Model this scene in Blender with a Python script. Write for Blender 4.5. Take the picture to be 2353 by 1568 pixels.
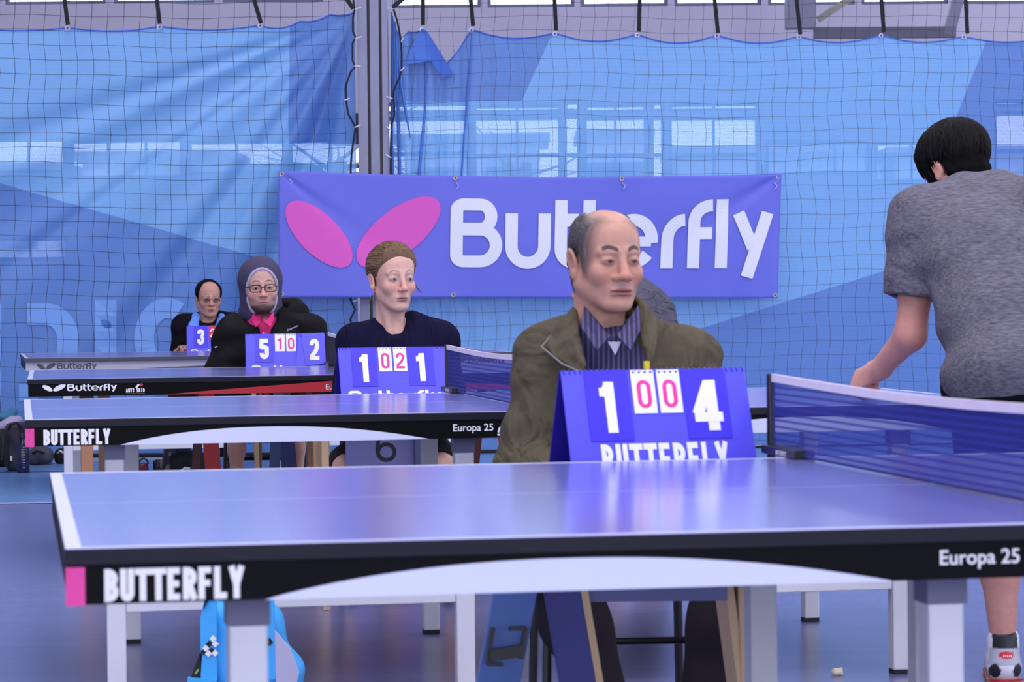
import bpy, bmesh, math, random
import numpy as np
from mathutils import Vector, Matrix
R = math.radians
sc = bpy.context.scene
for _o in list(bpy.data.objects): bpy.data.objects.remove(_o)
col = sc.collection
# ---------------------------------------------------------------- camera
F_PX, PITCH, ROLL, CAM_H = 6258.8, R(-0.890), R(-0.570), 1.0617
W_PX, H_PX = 2353.0, 1568.0
_fw = Vector((0, math.cos(PITCH), math.sin(PITCH))); _up = Vector((0, -math.sin(PITCH), math.cos(PITCH))); _rt = Vector((1, 0, 0))
CR = math.cos(ROLL)*_rt + math.sin(ROLL)*_up; CU = -math.sin(ROLL)*_rt + math.cos(ROLL)*_up; CF = _fw
cam = bpy.data.cameras.new('camera'); camo = bpy.data.objects.new('camera', cam); col.objects.link(camo)
m = Matrix((CR, CU, -CF)).transposed().to_4x4(); m.translation = Vector((0, 0, CAM_H)); camo.matrix_world = m
cam.sensor_fit = 'HORIZONTAL'; cam.sensor_width = 36.0; cam.lens = 36.0*F_PX/W_PX
cam.clip_start = .1; cam.clip_end = 200
cam.dof.use_dof = True; cam.dof.focus_distance = 10.8; cam.dof.aperture_fstop = 12.5
sc.camera = camo
# ---------------------------------------------------------------- world, lamps, exposure
wd = bpy.data.worlds.new('hall_daylight'); sc.world = wd; wd.use_nodes = True
_bg = wd.node_tree.nodes['Background']; _bg.inputs[0].default_value = (.78, .82, 1.0, 1); _bg.inputs[1].default_value = 4.2
def hall_lamp(name, loc, sx, sy, power, colr=(1, .97, 1)):
    l = bpy.data.lights.new(name, 'AREA'); l.shape = 'RECTANGLE'; l.size = sx; l.size_y = sy; l.energy = power; l.color = colr
    o = bpy.data.objects.new(name, l); col.objects.link(o); o.location = loc; return o
hall_lamp('ceiling_lamp', (-4, 4, 7.5), 1.6, 9, 300)
hall_lamp('ceiling_lamp', (0.5, 4, 7.5), 1.6, 9, 300)
hall_lamp('ceiling_lamp', (5, 4, 7.5), 1.6, 9, 300)
hall_lamp('ceiling_lamp', (-3, 14, 7.5), 1.6, 7, 240)
hall_lamp('ceiling_lamp', (4, 14, 7.5), 1.6, 7, 240)
sc.view_settings.view_transform = 'Standard'; sc.view_settings.look = 'None'
sc.view_settings.gamma = 1.0; sc.view_settings.use_curve_mapping = False; sc.view_settings.exposure = 0.0

if hasattr(sc, 'cycles'):
    sc.cycles.max_bounces = 6; sc.cycles.diffuse_bounces = 3; sc.cycles.glossy_bounces = 3; sc.cycles.transmission_bounces = 3; sc.cycles.transparent_max_bounces = 12
    sc.cycles.use_adaptive_sampling = True; sc.cycles.adaptive_threshold = .035
# ---------------------------------------------------------------- helpers
def at(px, py, Y):
    """the point at distance Y into the hall that the photograph shows at pixel px, py"""
    d = CF + CR*((px-W_PX/2)/F_PX) + CU*((H_PX/2-py)/F_PX)
    return Vector((0, 0, CAM_H)) + d*(Y/d.y)
def s2l(c): return c/12.92 if c <= .04045 else ((c+.055)/1.055)**2.4
def rgb(r, g, b): return (s2l(r/255), s2l(g/255), s2l(b/255), 1)
def tag(o, label=None, cat=None, group=None, kind=None):
    if label: o['label'] = label
    if cat: o['category'] = cat
    if group: o['group'] = group
    if kind: o['kind'] = kind
    return o
def empty(name, loc=(0, 0, 0), rz=0, label=None, cat=None, group=None):
    o = bpy.data.objects.new(name, None); col.objects.link(o); o.location = loc; o.rotation_euler = (0, 0, rz)
    o.empty_display_size = .1
    return tag(o, label, cat, group)
MATS = {}
def mat(name, c, rough=.6, spec=.5, metal=0, noise=0, nscale=40, bump=0, bscale=200, vcol=False, coat=0, stretch=None, sheen=0, wrinkle=None):
    if name in MATS: return MATS[name]
    m = bpy.data.materials.new(name); m.use_nodes = True; MATS[name] = m
    nt = m.node_tree; b = nt.nodes['Principled BSDF']
    b.inputs['Base Color'].default_value = c; b.inputs['Roughness'].default_value = rough
    b.inputs['Specular IOR Level'].default_value = spec; b.inputs['Metallic'].default_value = metal
    if coat: b.inputs['Coat Weight'].default_value = coat
    if sheen: b.inputs['Sheen Weight'].default_value = sheen
    tc = nt.nodes.new('ShaderNodeTexCoord'); vec = tc.outputs['Object']
    if stretch:
        mp = nt.nodes.new('ShaderNodeMapping'); mp.inputs['Scale'].default_value = stretch
        nt.links.new(vec, mp.inputs[0]); vec = mp.outputs[0]
    src = None
    if vcol:
        a = nt.nodes.new('ShaderNodeVertexColor'); a.layer_name = 'Col'; src = a.outputs[0]
        nt.links.new(src, b.inputs['Base Color'])
    if noise:
        n = nt.nodes.new('ShaderNodeTexNoise'); n.inputs['Scale'].default_value = nscale; n.inputs['Detail'].default_value = 4
        nt.links.new(vec, n.inputs['Vector'])
        mr = nt.nodes.new('ShaderNodeMapRange'); mr.inputs[1].default_value = .25; mr.inputs[2].default_value = .75
        mr.inputs[3].default_value = 1-noise; mr.inputs[4].default_value = 1+noise
        nt.links.new(n.outputs[0], mr.inputs[0])
        mx = nt.nodes.new('ShaderNodeMix'); mx.data_type = 'RGBA'; mx.blend_type = 'MULTIPLY'; mx.inputs[0].default_value = 1
        if src: nt.links.new(src, mx.inputs[6])
        else: mx.inputs[6].default_value = c
        nt.links.new(mr.outputs[0], mx.inputs[7]); nt.links.new(mx.outputs[2], b.inputs['Base Color'])
    if bump:
        n2 = nt.nodes.new('ShaderNodeTexNoise'); n2.inputs['Scale'].default_value = bscale; n2.inputs['Detail'].default_value = 3
        nt.links.new(vec, n2.inputs['Vector'])
        bp = nt.nodes.new('ShaderNodeBump'); bp.inputs['Strength'].default_value = bump; bp.inputs['Distance'].default_value = .002
        nt.links.new(n2.outputs[0], bp.inputs['Height']); nt.links.new(bp.outputs[0], b.inputs['Normal'])
    if wrinkle:     # broad cloth creases: (scale, depth, stretch)
        mp3 = nt.nodes.new('ShaderNodeMapping'); mp3.inputs['Scale'].default_value = wrinkle[2]; mp3.inputs['Rotation'].default_value = (.3, .5, .2); nt.links.new(tc.outputs['Object'], mp3.inputs[0])
        n3 = nt.nodes.new('ShaderNodeTexNoise'); n3.inputs['Scale'].default_value = wrinkle[0]; n3.inputs['Detail'].default_value = 2.5; n3.inputs['Distortion'].default_value = 1.3; n3.inputs['Roughness'].default_value = .45
        nt.links.new(mp3.outputs[0], n3.inputs['Vector'])
        b3 = nt.nodes.new('ShaderNodeBump'); b3.inputs['Strength'].default_value = 1.0; b3.inputs['Distance'].default_value = wrinkle[1]; nt.links.new(n3.outputs[0], b3.inputs['Height'])
        if bump: nt.links.new(b3.outputs[0], bp.inputs['Normal'])
        else: nt.links.new(b3.outputs[0], b.inputs['Normal'])
    return m
class MB:
    """collects shapes, then links them as one mesh object"""
    def __init__(s): s.v = []; s.f = []
    def add(s, vs, fs):
        n = len(s.v); s.v += [tuple(v) for v in vs]; s.f += [tuple(i+n for i in f) for f in fs]; return s
    def box(s, x0, x1, y0, y1, z0, z1, M=None):
        vs = [(x, y, z) for x in (x0, x1) for y in (y0, y1) for z in (z0, z1)]
        if M is not None: vs = [M @ Vector(v) for v in vs]
        return s.add(vs, [(0, 1, 3, 2), (4, 6, 7, 5), (0, 4, 5, 1), (2, 3, 7, 6), (0, 2, 6, 4), (1, 5, 7, 3)])
    def bar(s, p, q, w, t, upv=(0, 1, 0)):
        """box beam from p to q, width w, thickness t along upv"""
        p, q = Vector(p), Vector(q); d = (q-p); L = d.length; d.normalize()
        u = Vector(upv); u = (u-d*u.dot(d)).normalized(); x = u.cross(d)
        M = Matrix((x, u, d)).transposed().to_4x4(); M.translation = p
        return s.box(-w/2, w/2, -t/2, t/2, 0, L, M)
    def tube(s, pts, r, seg=8, cap=True):
        pts = [Vector(p) for p in pts]; n = len(pts); rr = r if hasattr(r, '__len__') else [r]*n
        rings = []; prev = None
        for i, p in enumerate(pts):
            d = (pts[min(i+1, n-1)]-pts[max(i-1, 0)]).normalized()
            if prev is None: u = d.orthogonal().normalized()
            else: u = (prev-d*prev.dot(d)).normalized()
            prev = u; w = d.cross(u)
            rings.append([p+(u*math.cos(2*math.pi*k/seg)+w*math.sin(2*math.pi*k/seg))*rr[i] for k in range(seg)])
        vs = [v for r_ in rings for v in r_]
        fs = [(i*seg+k, i*seg+(k+1) % seg, (i+1)*seg+(k+1) % seg, (i+1)*seg+k) for i in range(n-1) for k in range(seg)]
        if cap: fs += [tuple(range(seg-1, -1, -1)), tuple(range((n-1)*seg, n*seg))]
        return s.add(vs, fs)
    def prism(s, poly, y0, y1):
        """poly of (x,z) extruded in y"""
        n = len(poly); vs = [(x, y0, z) for x, z in poly]+[(x, y1, z) for x, z in poly]
        fs = [tuple(range(n)), tuple(range(2*n-1, n-1, -1))]+[(i, i+n, (i+1) % n+n, (i+1) % n) for i in range(n)]
        return s.add(vs, fs)
    def build(s, name, m, parent=None, smooth=False, bevel=0, loc=None):
        me = bpy.data.meshes.new(name); me.from_pydata(s.v, [], s.f); me.update()
        bm = bmesh.new(); bm.from_mesh(me); bmesh.ops.recalc_face_normals(bm, faces=bm.faces); bm.to_mesh(me); bm.free()
        return obj(name, me, m, parent, smooth, bevel, loc)
def obj(name, me, m, parent=None, smooth=False, bevel=0, loc=None):
    o = bpy.data.objects.new(name, me); col.objects.link(o)
    if m is not None: me.materials.append(m)
    if parent is not None: o.parent = parent
    if loc is not None: o.location = loc
    if smooth:
        me.polygons.foreach_set('use_smooth', [True]*len(me.polygons))
    if bevel:
        b = o.modifiers.new('bevel', 'BEVEL'); b.width = bevel; b.segments = 2; b.limit_method = 'ANGLE'
    return o
def copy_tree(o, parent=None):
    c = o.copy(); col.objects.link(c); c.parent = parent
    for ch in list(o.children): copy_tree(ch, c)
    return c
# ---- flat lettering from strokes: a glyph is a list of strokes, a stroke = (points, width); y up
def arc(cx, cy, rx, ry, a0, a1, n=14):
    return [(cx+rx*math.cos(R(a0+(a1-a0)*i/n)), cy+ry*math.sin(R(a0+(a1-a0)*i/n))) for i in range(n+1)]
def stroke_quads(pts, w):
    P = [Vector((p[0], p[1])) for p in pts]
    P = [P[0]]+[q for p_, q in zip(P[:-1], P[1:]) if (q-p_).length > w*.02]; n = len(P); L = []; Rr = []
    closed = (P[0]-P[-1]).length < 1e-6
    for i in range(n):
        a = P[i]-P[i-1] if i > 0 else (P[-1]-P[-2] if closed else P[1]-P[0])
        b = P[i+1]-P[i] if i < n-1 else (P[1]-P[0] if closed else P[-1]-P[-2])
        a.normalize(); b.normalize(); t = (a+b)
        t = t.normalized() if t.length > 1e-6 else a
        nrm = Vector((-t.y, t.x)); k = max(.45, nrm.dot(Vector((-a.y, a.x)))); h = w/2/k
        L.append(P[i]+nrm*h); Rr.append(P[i]-nrm*h)
    return L, Rr
def letter_mesh(mb, strokes, fn, nrm=(0, -.0002, 0)):
    """strokes in glyph units; fn maps (x,y) to a 3-D point; every stroke lies a hair above the one before"""
    nv_ = Vector(nrm); fn0 = fn
    for k_, st in enumerate(strokes):
        fn = lambda x, y, k_=k_: Vector(fn0(x, y))+nv_*(k_ % 5)
        if st[0] == 'poly':
            vs = [fn(x, y) for x, y in st[1]]; mb.add(vs, [tuple(range(len(vs)))]); continue
        L, Rr = stroke_quads(*st); n = len(L)
        vs = [fn(p.x, p.y) for p in L]+[fn(p.x, p.y) for p in Rr]
        mb.add(vs, [(i, i+1, n+i+1, n+i) for i in range(n-1)])
def ellipse_poly(cx, cy, a, b, ang, n=40):
    c, s = math.cos(R(ang)), math.sin(R(ang))
    return [(cx+a*math.cos(t)*c-b*math.sin(t)*s, cy+a*math.cos(t)*s+b*math.sin(t)*c) for t in [2*math.pi*i/n for i in range(n)]]
_sw = .2
def caps(ch, w=.46, s=_sw):
    """bold condensed capitals, height 1, width w, stroke s"""
    h = s/2; x0, x1 = h, w-h; r = .5*(1-s)/2
    def bowl(yb, yt, xr):
        rr = (yt-yb)/2; rx = min(rr, xr-x0)
        return [(x0, yb), (xr-rx, yb)]+arc(xr-rx, yb+rr, rx, rr, -90, 90, 10)+[(x0, yt)]
    G = {'B': [([(x0, 0), (x0, 1)], s), (bowl(h, .5, x1), s), (bowl(.5, 1-h, x1-.02), s)],
     'U': [([(x0, 1), (x0, .28)]+arc((x0+x1)/2, .28, (x1-x0)/2, .28-h, 180, 360, 12)+[(x1, 1)], s)],
     'T': [([(-.03, 1-h), (w+.03, 1-h)], s), ([(w/2, 0), (w/2, 1)], s)],
     'E': [([(x0, 0), (x0, 1)], s), ([(0, h), (w-.04, h)], s), ([(0, .5), (w-.07, .5)], s*.95), ([(0, 1-h), (w-.04, 1-h)], s)],
     'R': [([(x0, 0), (x0, 1)], s), (bowl(.47, 1-h, x1), s), ([(x0+.1, .47), (x1+.03, 0)], s)],
     'F': [([(x0, 0), (x0, 1)], s), ([(0, .5), (w-.07, .5)], s*.95), ([(0, 1-h), (w-.04, 1-h)], s)],
     'L': [([(x0, 0), (x0, 1)], s), ([(0, h), (w-.04, h)], s)],
     'Y': [([(h*.6, 1), (w/2, .42)], s), ([(w-h*.6, 1), (w/2, .42)], s), ([(w/2, 0), (w/2, .5)], s)],
     'A': [([(h*.6, 0), (w/2, 1)], s), ([(w-h*.6, 0), (w/2, 1)], s), ([(x0, .3), (x1, .3)], s)],
     'N': [([(x0, 0), (x0, 1)], s), ([(x1, 0), (x1, 1)], s), ([(x0, 1), (x1, 0)], s)],
     'I': [([(w/2, 0), (w/2, 1)], s)],
     'S': [(arc(w/2, .74, (w-s)/2, .26-h, 20, 270, 12)[:-1]+arc(w/2, .27, (w-s)/2, .27-h+.02, 90, -160, 12), s)],
     'K': [([(x0, 0), (x0, 1)], s), ([(x0, .45), (w-.04, 1)], s), ([(x0+.08, .55), (w-.02, 0)], s)],
     'D': [([(x0, 0), (x0, 1)], s), (bowl(h, 1-h, x1), s)]}
    return G[ch]
def digit(ch, w=.46, s=.17):
    h = s/2; x0, x1 = h, w-h; c = w/2; rx = (x1-x0)/2
    ry = .24-h
    if ch == '0': return [([(x0, .26)]+arc(c, .26, rx, .26-h, 180, 360, 12)+[(x1, .74)]+arc(c, .74, rx, .26-h, 0, 180, 12)+[(x0, .26)], s)]
    if ch == '1': return [([(c+.04, 0), (c+.04, 1)], s*1.05), ([(c-.17, .80), (c-.06, .80), (c+.02, .93)], s*.85)]
    if ch == '2': return [([(x0, .70), (x0, .74)]+arc(c, .74, rx, .26-h, 180, 0, 12)+[(x1, .66), (c+.06, .42), (x0, .2), (x0, h)], s), ([(0, h), (w, h)], s)]
    if ch == '3': return [([(x0, .70), (x0, .75)]+arc(c, .75, rx, .25-h, 180, 0, 10)+[(x1, .66), (x1-.05, .55), (c, .52)], s), ([(c, .53), (x1-.05, .5), (x1, .4), (x1, .27)]+arc(c, .27, rx, .27-h, 0, -180, 10)+[(x0, .34)], s)]
    if ch == '4': return [([(w-.14, 0), (w-.14, 1)], s), ([(w-.16, .95), (.06, .33)], s), ([(0, .27), (w+.03, .27)], s*.95)]
    if ch == '5': return [([(w-.03, 1-h), (x0+.01, 1-h), (x0-.01, .53)], s), ([(x0-.02, .54), (c, .61), (x1, .54), (x1, .27)]+arc(c, .27, rx, .27-h, 0, -180, 10)+[(x0, .3)], s)]
    return []
def caps_line(mb, text, fn, h, w=.46, s=.2, gap=.07, total=None, nrm=(0, -.0002, 0)):
    """lay text in capitals; fn(x,y) in metres along and up"""
    n = 0
    wd_ = sum((w if ch != ' ' else .25)+gap for ch in text)-gap
    kx = (total/wd_) if total else h
    x = 0
    for ch in text:
        if ch != ' ': letter_mesh(mb, caps(ch, w, s), lambda a, b, x=x: fn((x+a)*kx, b*h), nrm)
        x += (w if ch != ' ' else .25)+gap
    return wd_*kx
def text_mesh(txt, width, fn, bold=0.0, shear=0):
    """built-in typeface as a mesh, scaled to a given width; fn maps (x,y) to 3-D"""
    cu = bpy.data.curves.new('t', 'FONT'); cu.body = txt; cu.offset = bold; cu.shear = shear; cu.resolution_u = 4
    o = bpy.data.objects.new('t', cu); col.objects.link(o)
    dg = bpy.context.evaluated_depsgraph_get(); me = bpy.data.meshes.new_from_object(o.evaluated_get(dg))
    bpy.data.objects.remove(o); bpy.data.curves.remove(cu)
    xs = [v.co.x for v in me.vertices]; x0, x1 = min(xs), max(xs); k = width/(x1-x0)
    for v in me.vertices: v.co = fn((v.co.x-x0)*k, v.co.y*k)
    me.update(); return me
# the cursive round logotype, drawn in the banner's own grid (x right, y down, 1155 wide and 292 high)
def logo_strokes():
    S = []
    def Q(pts): return [(x-640, y-393) for x, y in pts]
    def A(cx, cy, rx, ry, a0, a1, n=14): return [(cx+rx*math.cos(R(a0+(a1-a0)*i/n)), cy-ry*math.sin(R(a0+(a1-a0)*i/n))) for i in range(n+1)]
    s = 28.5; h = s/2
    S.append((Q([(1042, 540), (1042, 475)]+A(1058, 475, 16, 14, 180, 90, 6)+[(1094, 461)]+A(1096, 490, 24, 29, 90, -90, 14)+[(1050, 519)]), s))
    S.append((Q([(1050, 521), (1096, 521)]+A(1096, 559, 36, 38.5, 90, -90, 14)+[(1062, 597.5)]+A(1058, 582, 16, 15.5, 270, 180, 6)+[(1042, 530)]), s))
    S.append((Q([(1167, 481.5), (1167, 560)]+A(1205, 560, 38, 40.5, 180, 360, 18)+[(1243, 481.5)]), s))
    for x in (1281, 1346):
        S.append((Q([(x, 449), (x, 566)]+A(x+34, 566, 34, 34.5, 180, 275, 10)), s)); S.append((Q([(x, 497.5), (x+41, 497.5)]), 31))
    S.append((Q([(1404, 549), (1492, 549)]), 24))
    S.append((Q([(1494, 553)]+A(1449, 548, 45, 51, -4, 322, 40)), s))
    S.append((Q([(1530, 613.6), (1530, 545)]+A(1570, 545, 40, 47, 180, 90, 10)), s))
    S.append((Q([(1592, 613.6), (1592, 500)]+A(1634.5, 500, 42, 36, 180, 90, 10)), s)); S.append((Q([(1592, 530), (1634.5, 530)]), 28))
    S.append((Q([(1657.5, 450), (1657.5, 613.6)]), s))
    S.append((Q([(1696, 483), (1733, 566)]), s)); S.append((Q([(1765, 483), (1720, 635)]), s))
    return S
def logo_wings():
    return [('poly', ellipse_poly(731-640, 537.5-393, 98, 46, 46)), ('poly', ellipse_poly(910-640, 529-393, 117, 52, -40.5))]
# ---------------------------------------------------------------- materials
M_WHITE = mat('white_print', rgb(236, 236, 238), .5)
M_STEEL = mat('white_powder_coat', rgb(222, 222, 228), .35, noise=.03, nscale=8)
M_BRKT_SHADE = mat('bracket_shade_grey', rgb(98, 98, 128), .4)  # darkened for the shade the table top throws on the legs
M_EDGE = mat('table_edge', rgb(21, 20, 34), .5, spec=.25)
M_BLACK = mat('apron_black', rgb(4, 4, 7), .55, spec=.12)
M_PINK = mat('pink_print', rgb(226, 62, 150), .5)
M_RED = mat('red_print', rgb(178, 30, 44), .45)
M_GREYAP = mat('apron_grey', rgb(196, 192, 204), .45)
M_DGREY = mat('dark_grey_print', rgb(84, 80, 98), .5)
M_TAN = mat('tan_leg', rgb(176, 128, 92), .5, noise=.06, nscale=6)
M_TAND = mat('brown_bracket', rgb(62, 40, 38), .5)
M_RUBBER = mat('black_rubber', rgb(20, 20, 24), .6)
M_TOP = mat('playing_surface_blue', rgb(112, 114, 182), .17, spec=.9, noise=.03, nscale=3)
M_TOPB = mat('playing_surface_violet', rgb(108, 102, 164), .17, spec=.9, noise=.03, nscale=3)
M_LINE = mat('table_line_white', rgb(196, 198, 228), .35)
M_BLK_PLASTIC = mat('black_plastic', rgb(24, 24, 30), .4)
M_BLKMETAL = mat('black_metal', rgb(18, 18, 22), .35, metal=.3)
# ---------------------------------------------------------------- setting
def floor_material():
    m = bpy.data.materials.new('sports_floor'); m.use_nodes = True; nt = m.node_tree; b = nt.nodes['Principled BSDF']
    tc = nt.nodes.new('ShaderNodeTexCoord')
    mp = nt.nodes.new('ShaderNodeMapping'); mp.inputs['Scale'].default_value = (.35, 6, 1); nt.links.new(tc.outputs['Object'], mp.inputs[0])
    n = nt.nodes.new('ShaderNodeTexNoise'); n.inputs['Scale'].default_value = 2.2; n.inputs['Detail'].default_value = 5; nt.links.new(mp.outputs[0], n.inputs['Vector'])
    r = nt.nodes.new('ShaderNodeValToRGB'); r.color_ramp.elements[0].color = rgb(106, 109, 154); r.color_ramp.elements[1].color = rgb(112, 115, 160)
    r.color_ramp.elements[0].position = .3; r.color_ramp.elements[1].position = .7
    nt.links.new(n.outputs[0], r.inputs[0]); nt.links.new(r.outputs[0], b.inputs['Base Color'])
    b.inputs['Roughness'].default_value = .24; b.inputs['Specular IOR Level'].default_value = .5
    return m
fl = MB().box(-16, 16, -8.2, 27.4, -.2, 0).build('floor', floor_material()); tag(fl, kind='structure')
M_FARFLOOR = mat('far_floor_blue', rgb(106, 146, 198), .25, noise=.05, nscale=2)
cz = MB().box(-9, 9, 14.5, 30, .0005, .002).build('far_floor_area', M_FARFLOOR, fl)  # floor is bluer beyond this edge
M_LINEB = mat('court_line_dark', rgb(40, 58, 104), .4)
MB().bar((-8, 16.75, .004), (8, 17.9, .004), .05, .002, (0, 0, 1)).build('floor_line', M_LINEB, fl)
MB().bar((-8, 13.9, .004), (-1, 14.6, .004), .08, .002, (0, 0, 1)).build('floor_line', mat('floor_strip_pale', rgb(170, 186, 220), .4), fl)  # pale strip along the edge of the bluer floor
ce = MB().box(-12.2, 12.2, -8.2, 27.3, 8.0, 8.2).build('ceiling', mat('ceiling_white', rgb(225, 222, 232), .8)); tag(ce, kind='structure')
# side walls, and the wall behind the camera with its wide window front
M_SIDE = mat('side_wall_paint', rgb(196, 190, 206), .8)
wl = MB().box(-12.2, -12, -8, 27.3, 0, 8).build('wall_left', M_SIDE); tag(wl, kind='structure')
wr = MB().box(12, 12.2, -8, 27.3, 0, 2.2).box(12, 12.2, -8, 27.3, 4.6, 8).build('wall_right', M_SIDE); tag(wr, kind='structure')
wf_ = MB().box(-12, 12, -8.2, -8, 0, .35).box(-12, 12, -8.2, -8, 5.0, 8)
for xx in (-12, -8, -4, 0, 4, 8, 11.8): wf_.box(xx, xx+.2, -8.2, -8, .35, 5.0)
wfo = wf_.build('wall_front', M_SIDE); tag(wfo, kind='structure')
# back wall with its window band
YB = 27.0
M_WALL = mat('painted_wall', rgb(236, 224, 236), .8, noise=.04, nscale=1.2)
M_WFRAME = mat('window_frame_grey', rgb(120, 126, 150), .5)
def glass_material():
    m = bpy.data.materials.new('window_glass'); m.use_nodes = True; nt = m.node_tree
    for n in list(nt.nodes):
        if n.type == 'BSDF_PRINCIPLED': nt.nodes.remove(n)
    t = nt.nodes.new('ShaderNodeBsdfTransparent'); t.inputs[0].default_value = (.95, .97, 1, 1)
    g = nt.nodes.new('ShaderNodeBsdfGlossy'); g.inputs['Roughness'].default_value = .05
    mx = nt.nodes.new('ShaderNodeMixShader'); mx.inputs[0].default_value = .06
    nt.links.new(t.outputs[0], mx.inputs[1]); nt.links.new(g.outputs[0], mx.inputs[2])
    nt.links.new(mx.outputs[0], nt.nodes['Material Output'].inputs[0]); return m
M_GLASS = glass_material()
def zpix(py, px, Y): return at(px, py, Y).z
wins = []   # (x0,x1,z0,z1)
for px0, px1, py0, py1 in ((-200, 150, 316, 400), (160, 420, 318, 412), (430, 655, 320, 402), (664, 850, 318, 480),
                           (872, 1078, 234, 262), (872, 1078, 268, 470), (1088, 1290, 238, 260), (1088, 1290, 266, 480), (1296, 1334, 230, 258), (1296, 1334, 264, 480), (1342, 1488, 236, 260), (1342, 1488, 266, 480), (1496, 1528, 232, 258), (1496, 1528, 266, 480), (1538, 1745, 234, 258), (1538, 1745, 266, 480),
                           (1760, 2000, 322, 404), (2010, 2270, 322, 420), (2285, 2480, 226, 246), (2285, 2480, 254, 470), (-200, 155, 545, 602)):
    a = at(px0, py1, YB); b = at(px1, py0, YB); wins.append((a.x, b.x, a.z, b.z))
# high-level strip
zt0 = at(1600, 12, YB).z
for k in range(9):
    x0 = at(905+k*215, 0, YB).x; wins.append((x0, x0+.86, zt0-.02*(k/9)+0, zt0+1.1))
for k in range(4):
    x0 = at(-240+k*250, 0, YB).x; wins.append((x0, x0+1.0, at(500, 6, YB).z, at(500, 6, YB).z+1.1))
xs = sorted(set([-12.0, 12.0]+[w[i] for w in wins for i in (0, 1)])); zs = sorted(set([0.0, 8.0]+[w[i] for w in wins for i in (2, 3)]))
wb = MB()
for i in range(len(xs)-1):
    run = None
    for k in range(len(zs)-1):
        cx, cz_ = (xs[i]+xs[i+1])/2, (zs[k]+zs[k+1])/2
        hole = any(w[0] < cx < w[1] and w[2] < cz_ < w[3] for w in wins)
        if not hole: run = (run[0], zs[k+1]) if run else (zs[k], zs[k+1])
        if (hole or k == len(zs)-2) and run:
            wb.box(xs[i], xs[i+1], YB, YB+.25, run[0], run[1]); run = None
wall = wb.build('wall_back', M_WALL); tag(wall, kind='structure')
for i, w in enumerate(wins):
    t = .035; m_ = MB()
    m_.box(w[0], w[1], YB+.05, YB+.12, w[2], w[2]+t).box(w[0], w[1], YB+.05, YB+.12, w[3]-t, w[3])
    m_.box(w[0], w[0]+t, YB+.05, YB+.12, w[2]+t, w[3]-t).box(w[1]-t, w[1], YB+.05, YB+.12, w[2]+t, w[3]-t)
    for q in range(1, max(2, int((w[1]-w[0])/.33))):
        xx = w[0]+(w[1]-w[0])*q/max(2, int((w[1]-w[0])/.33)); 
        if w[1]-w[0] > .3 and w[3] < 3.6: m_.box(xx-.012, xx+.012, YB+.06, YB+.1, w[2]+t, w[3]-t)
    if .4 < w[3]-w[2] < 1: m_.box(w[0]+t, w[1]-t, YB+.06, YB+.1, (w[2]+w[3])/2+.05, (w[2]+w[3])/2+.09)
    wf = m_.build('window_%d' % (i+1), M_WFRAME); tag(wf, kind='structure')
    MB().box(w[0]+t, w[1]-t, YB+.075, YB+.08, w[2]+t, w[3]-t).build('pane', M_GLASS, wf)
# bare trees outside the far windows
M_BARK = mat('tree_bark', rgb(120, 112, 118), .9)
def bare_tree(px, Y, h, seed, label):
    rs = random.Random(seed); p = at(px, 500, Y); root = empty('bare_tree', (p.x, Y, 0), 0, label, 'tree', 'trees outside the hall')
    trunk = MB().tube([(0, 0, 0), (rs.uniform(-.1, .1), 0, h*.3), (rs.uniform(-.2, .2), 0, h*.55)], [.13, .10, .07], 8); trunk.build('trunk', M_BARK, root)
    br = MB()
    for k in range(26):
        z0 = h*rs.uniform(.18, .55); a = rs.uniform(0, 6.28); L_ = rs.uniform(.7, 1.8); pts = [(0, 0, z0)]
        for q in range(4): pts.append((pts[-1][0]+math.cos(a)*L_/4, pts[-1][1]+math.sin(a)*L_/4, pts[-1][2]+L_/4*rs.uniform(.1, .9))); a += rs.uniform(-.5, .5)
        br.tube(pts, [.03, .02, .014, .009, .004], 5)
    br.build('branches', M_BARK, root)
for px, Y, h, sd, lab in ((760, 33, 5, 1, 'bare tree outside, seen just left of the steel column'), (1180, 36, 5.2, 2, 'bare tree outside, behind the first windows right of the column')): bare_tree(px, Y, h, sd, lab)
def added_building(px0, px1, zt, Y, c, label):  # buildings added outside to grey the lower part of the window panes
    a, b = at(px0, 400, Y).x, at(px1, 400, Y).x; root = empty('added_building', ((a+b)/2, Y, 0), 0, label, 'building', 'buildings added outside to dim the panes'); h_ = (b-a)/2
    MB().box(-h_, h_, 0, 2, .001, zt).build('wall', mat('render_%d_%d' % (c[0], c[2]), rgb(*c), .8), root); MB().box(-h_-.15, h_+.15, -.2, 2.1, zt, zt+.12).build('roof', mat('roof_slate', rgb(120, 126, 150), .7), root)
    n = max(2, int(h_))
    for k in range(n):
        x = -h_+2*h_*(k+.5)/n; MB().box(x-.3, x+.3, -.03, .01, zt-1.1, zt-.35).build('window', mat('added_building_window', rgb(110, 130, 170), .3), root)
for px0, px1, zt, c, lab in ((-260, 130, 2.95, (222, 230, 248), 'pale added building dimming the panes, behind the far left backdrop'), (190, 520, 3.1, (206, 218, 244), 'blue-grey added building dimming the panes, behind the middle of the left backdrop'), (560, 700, 2.9, (222, 228, 244), 'low pale added building dimming the panes, left of the column'),
                             (930, 1240, 3.3, (204, 220, 246), 'tall blue-grey added building dimming the panes, right of the column'), (1350, 1480, 3.35, (212, 224, 248), 'narrow pale added building dimming the panes, behind the right backdrop'), (1560, 1990, 3.1, (206, 220, 248), 'wide blue-grey added building dimming the panes, right of the banner'), (2060, 2420, 3.05, (216, 226, 248), 'pale added building dimming the panes, at the far right')): added_building(px0, px1, zt, 39, c, lab)
gr_ = MB().box(-20, 20, 27.4, 45, .001, .01).build('ground_outside', mat('grass_outside', rgb(110, 120, 90), .9)); tag(gr_, kind='structure')
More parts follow.
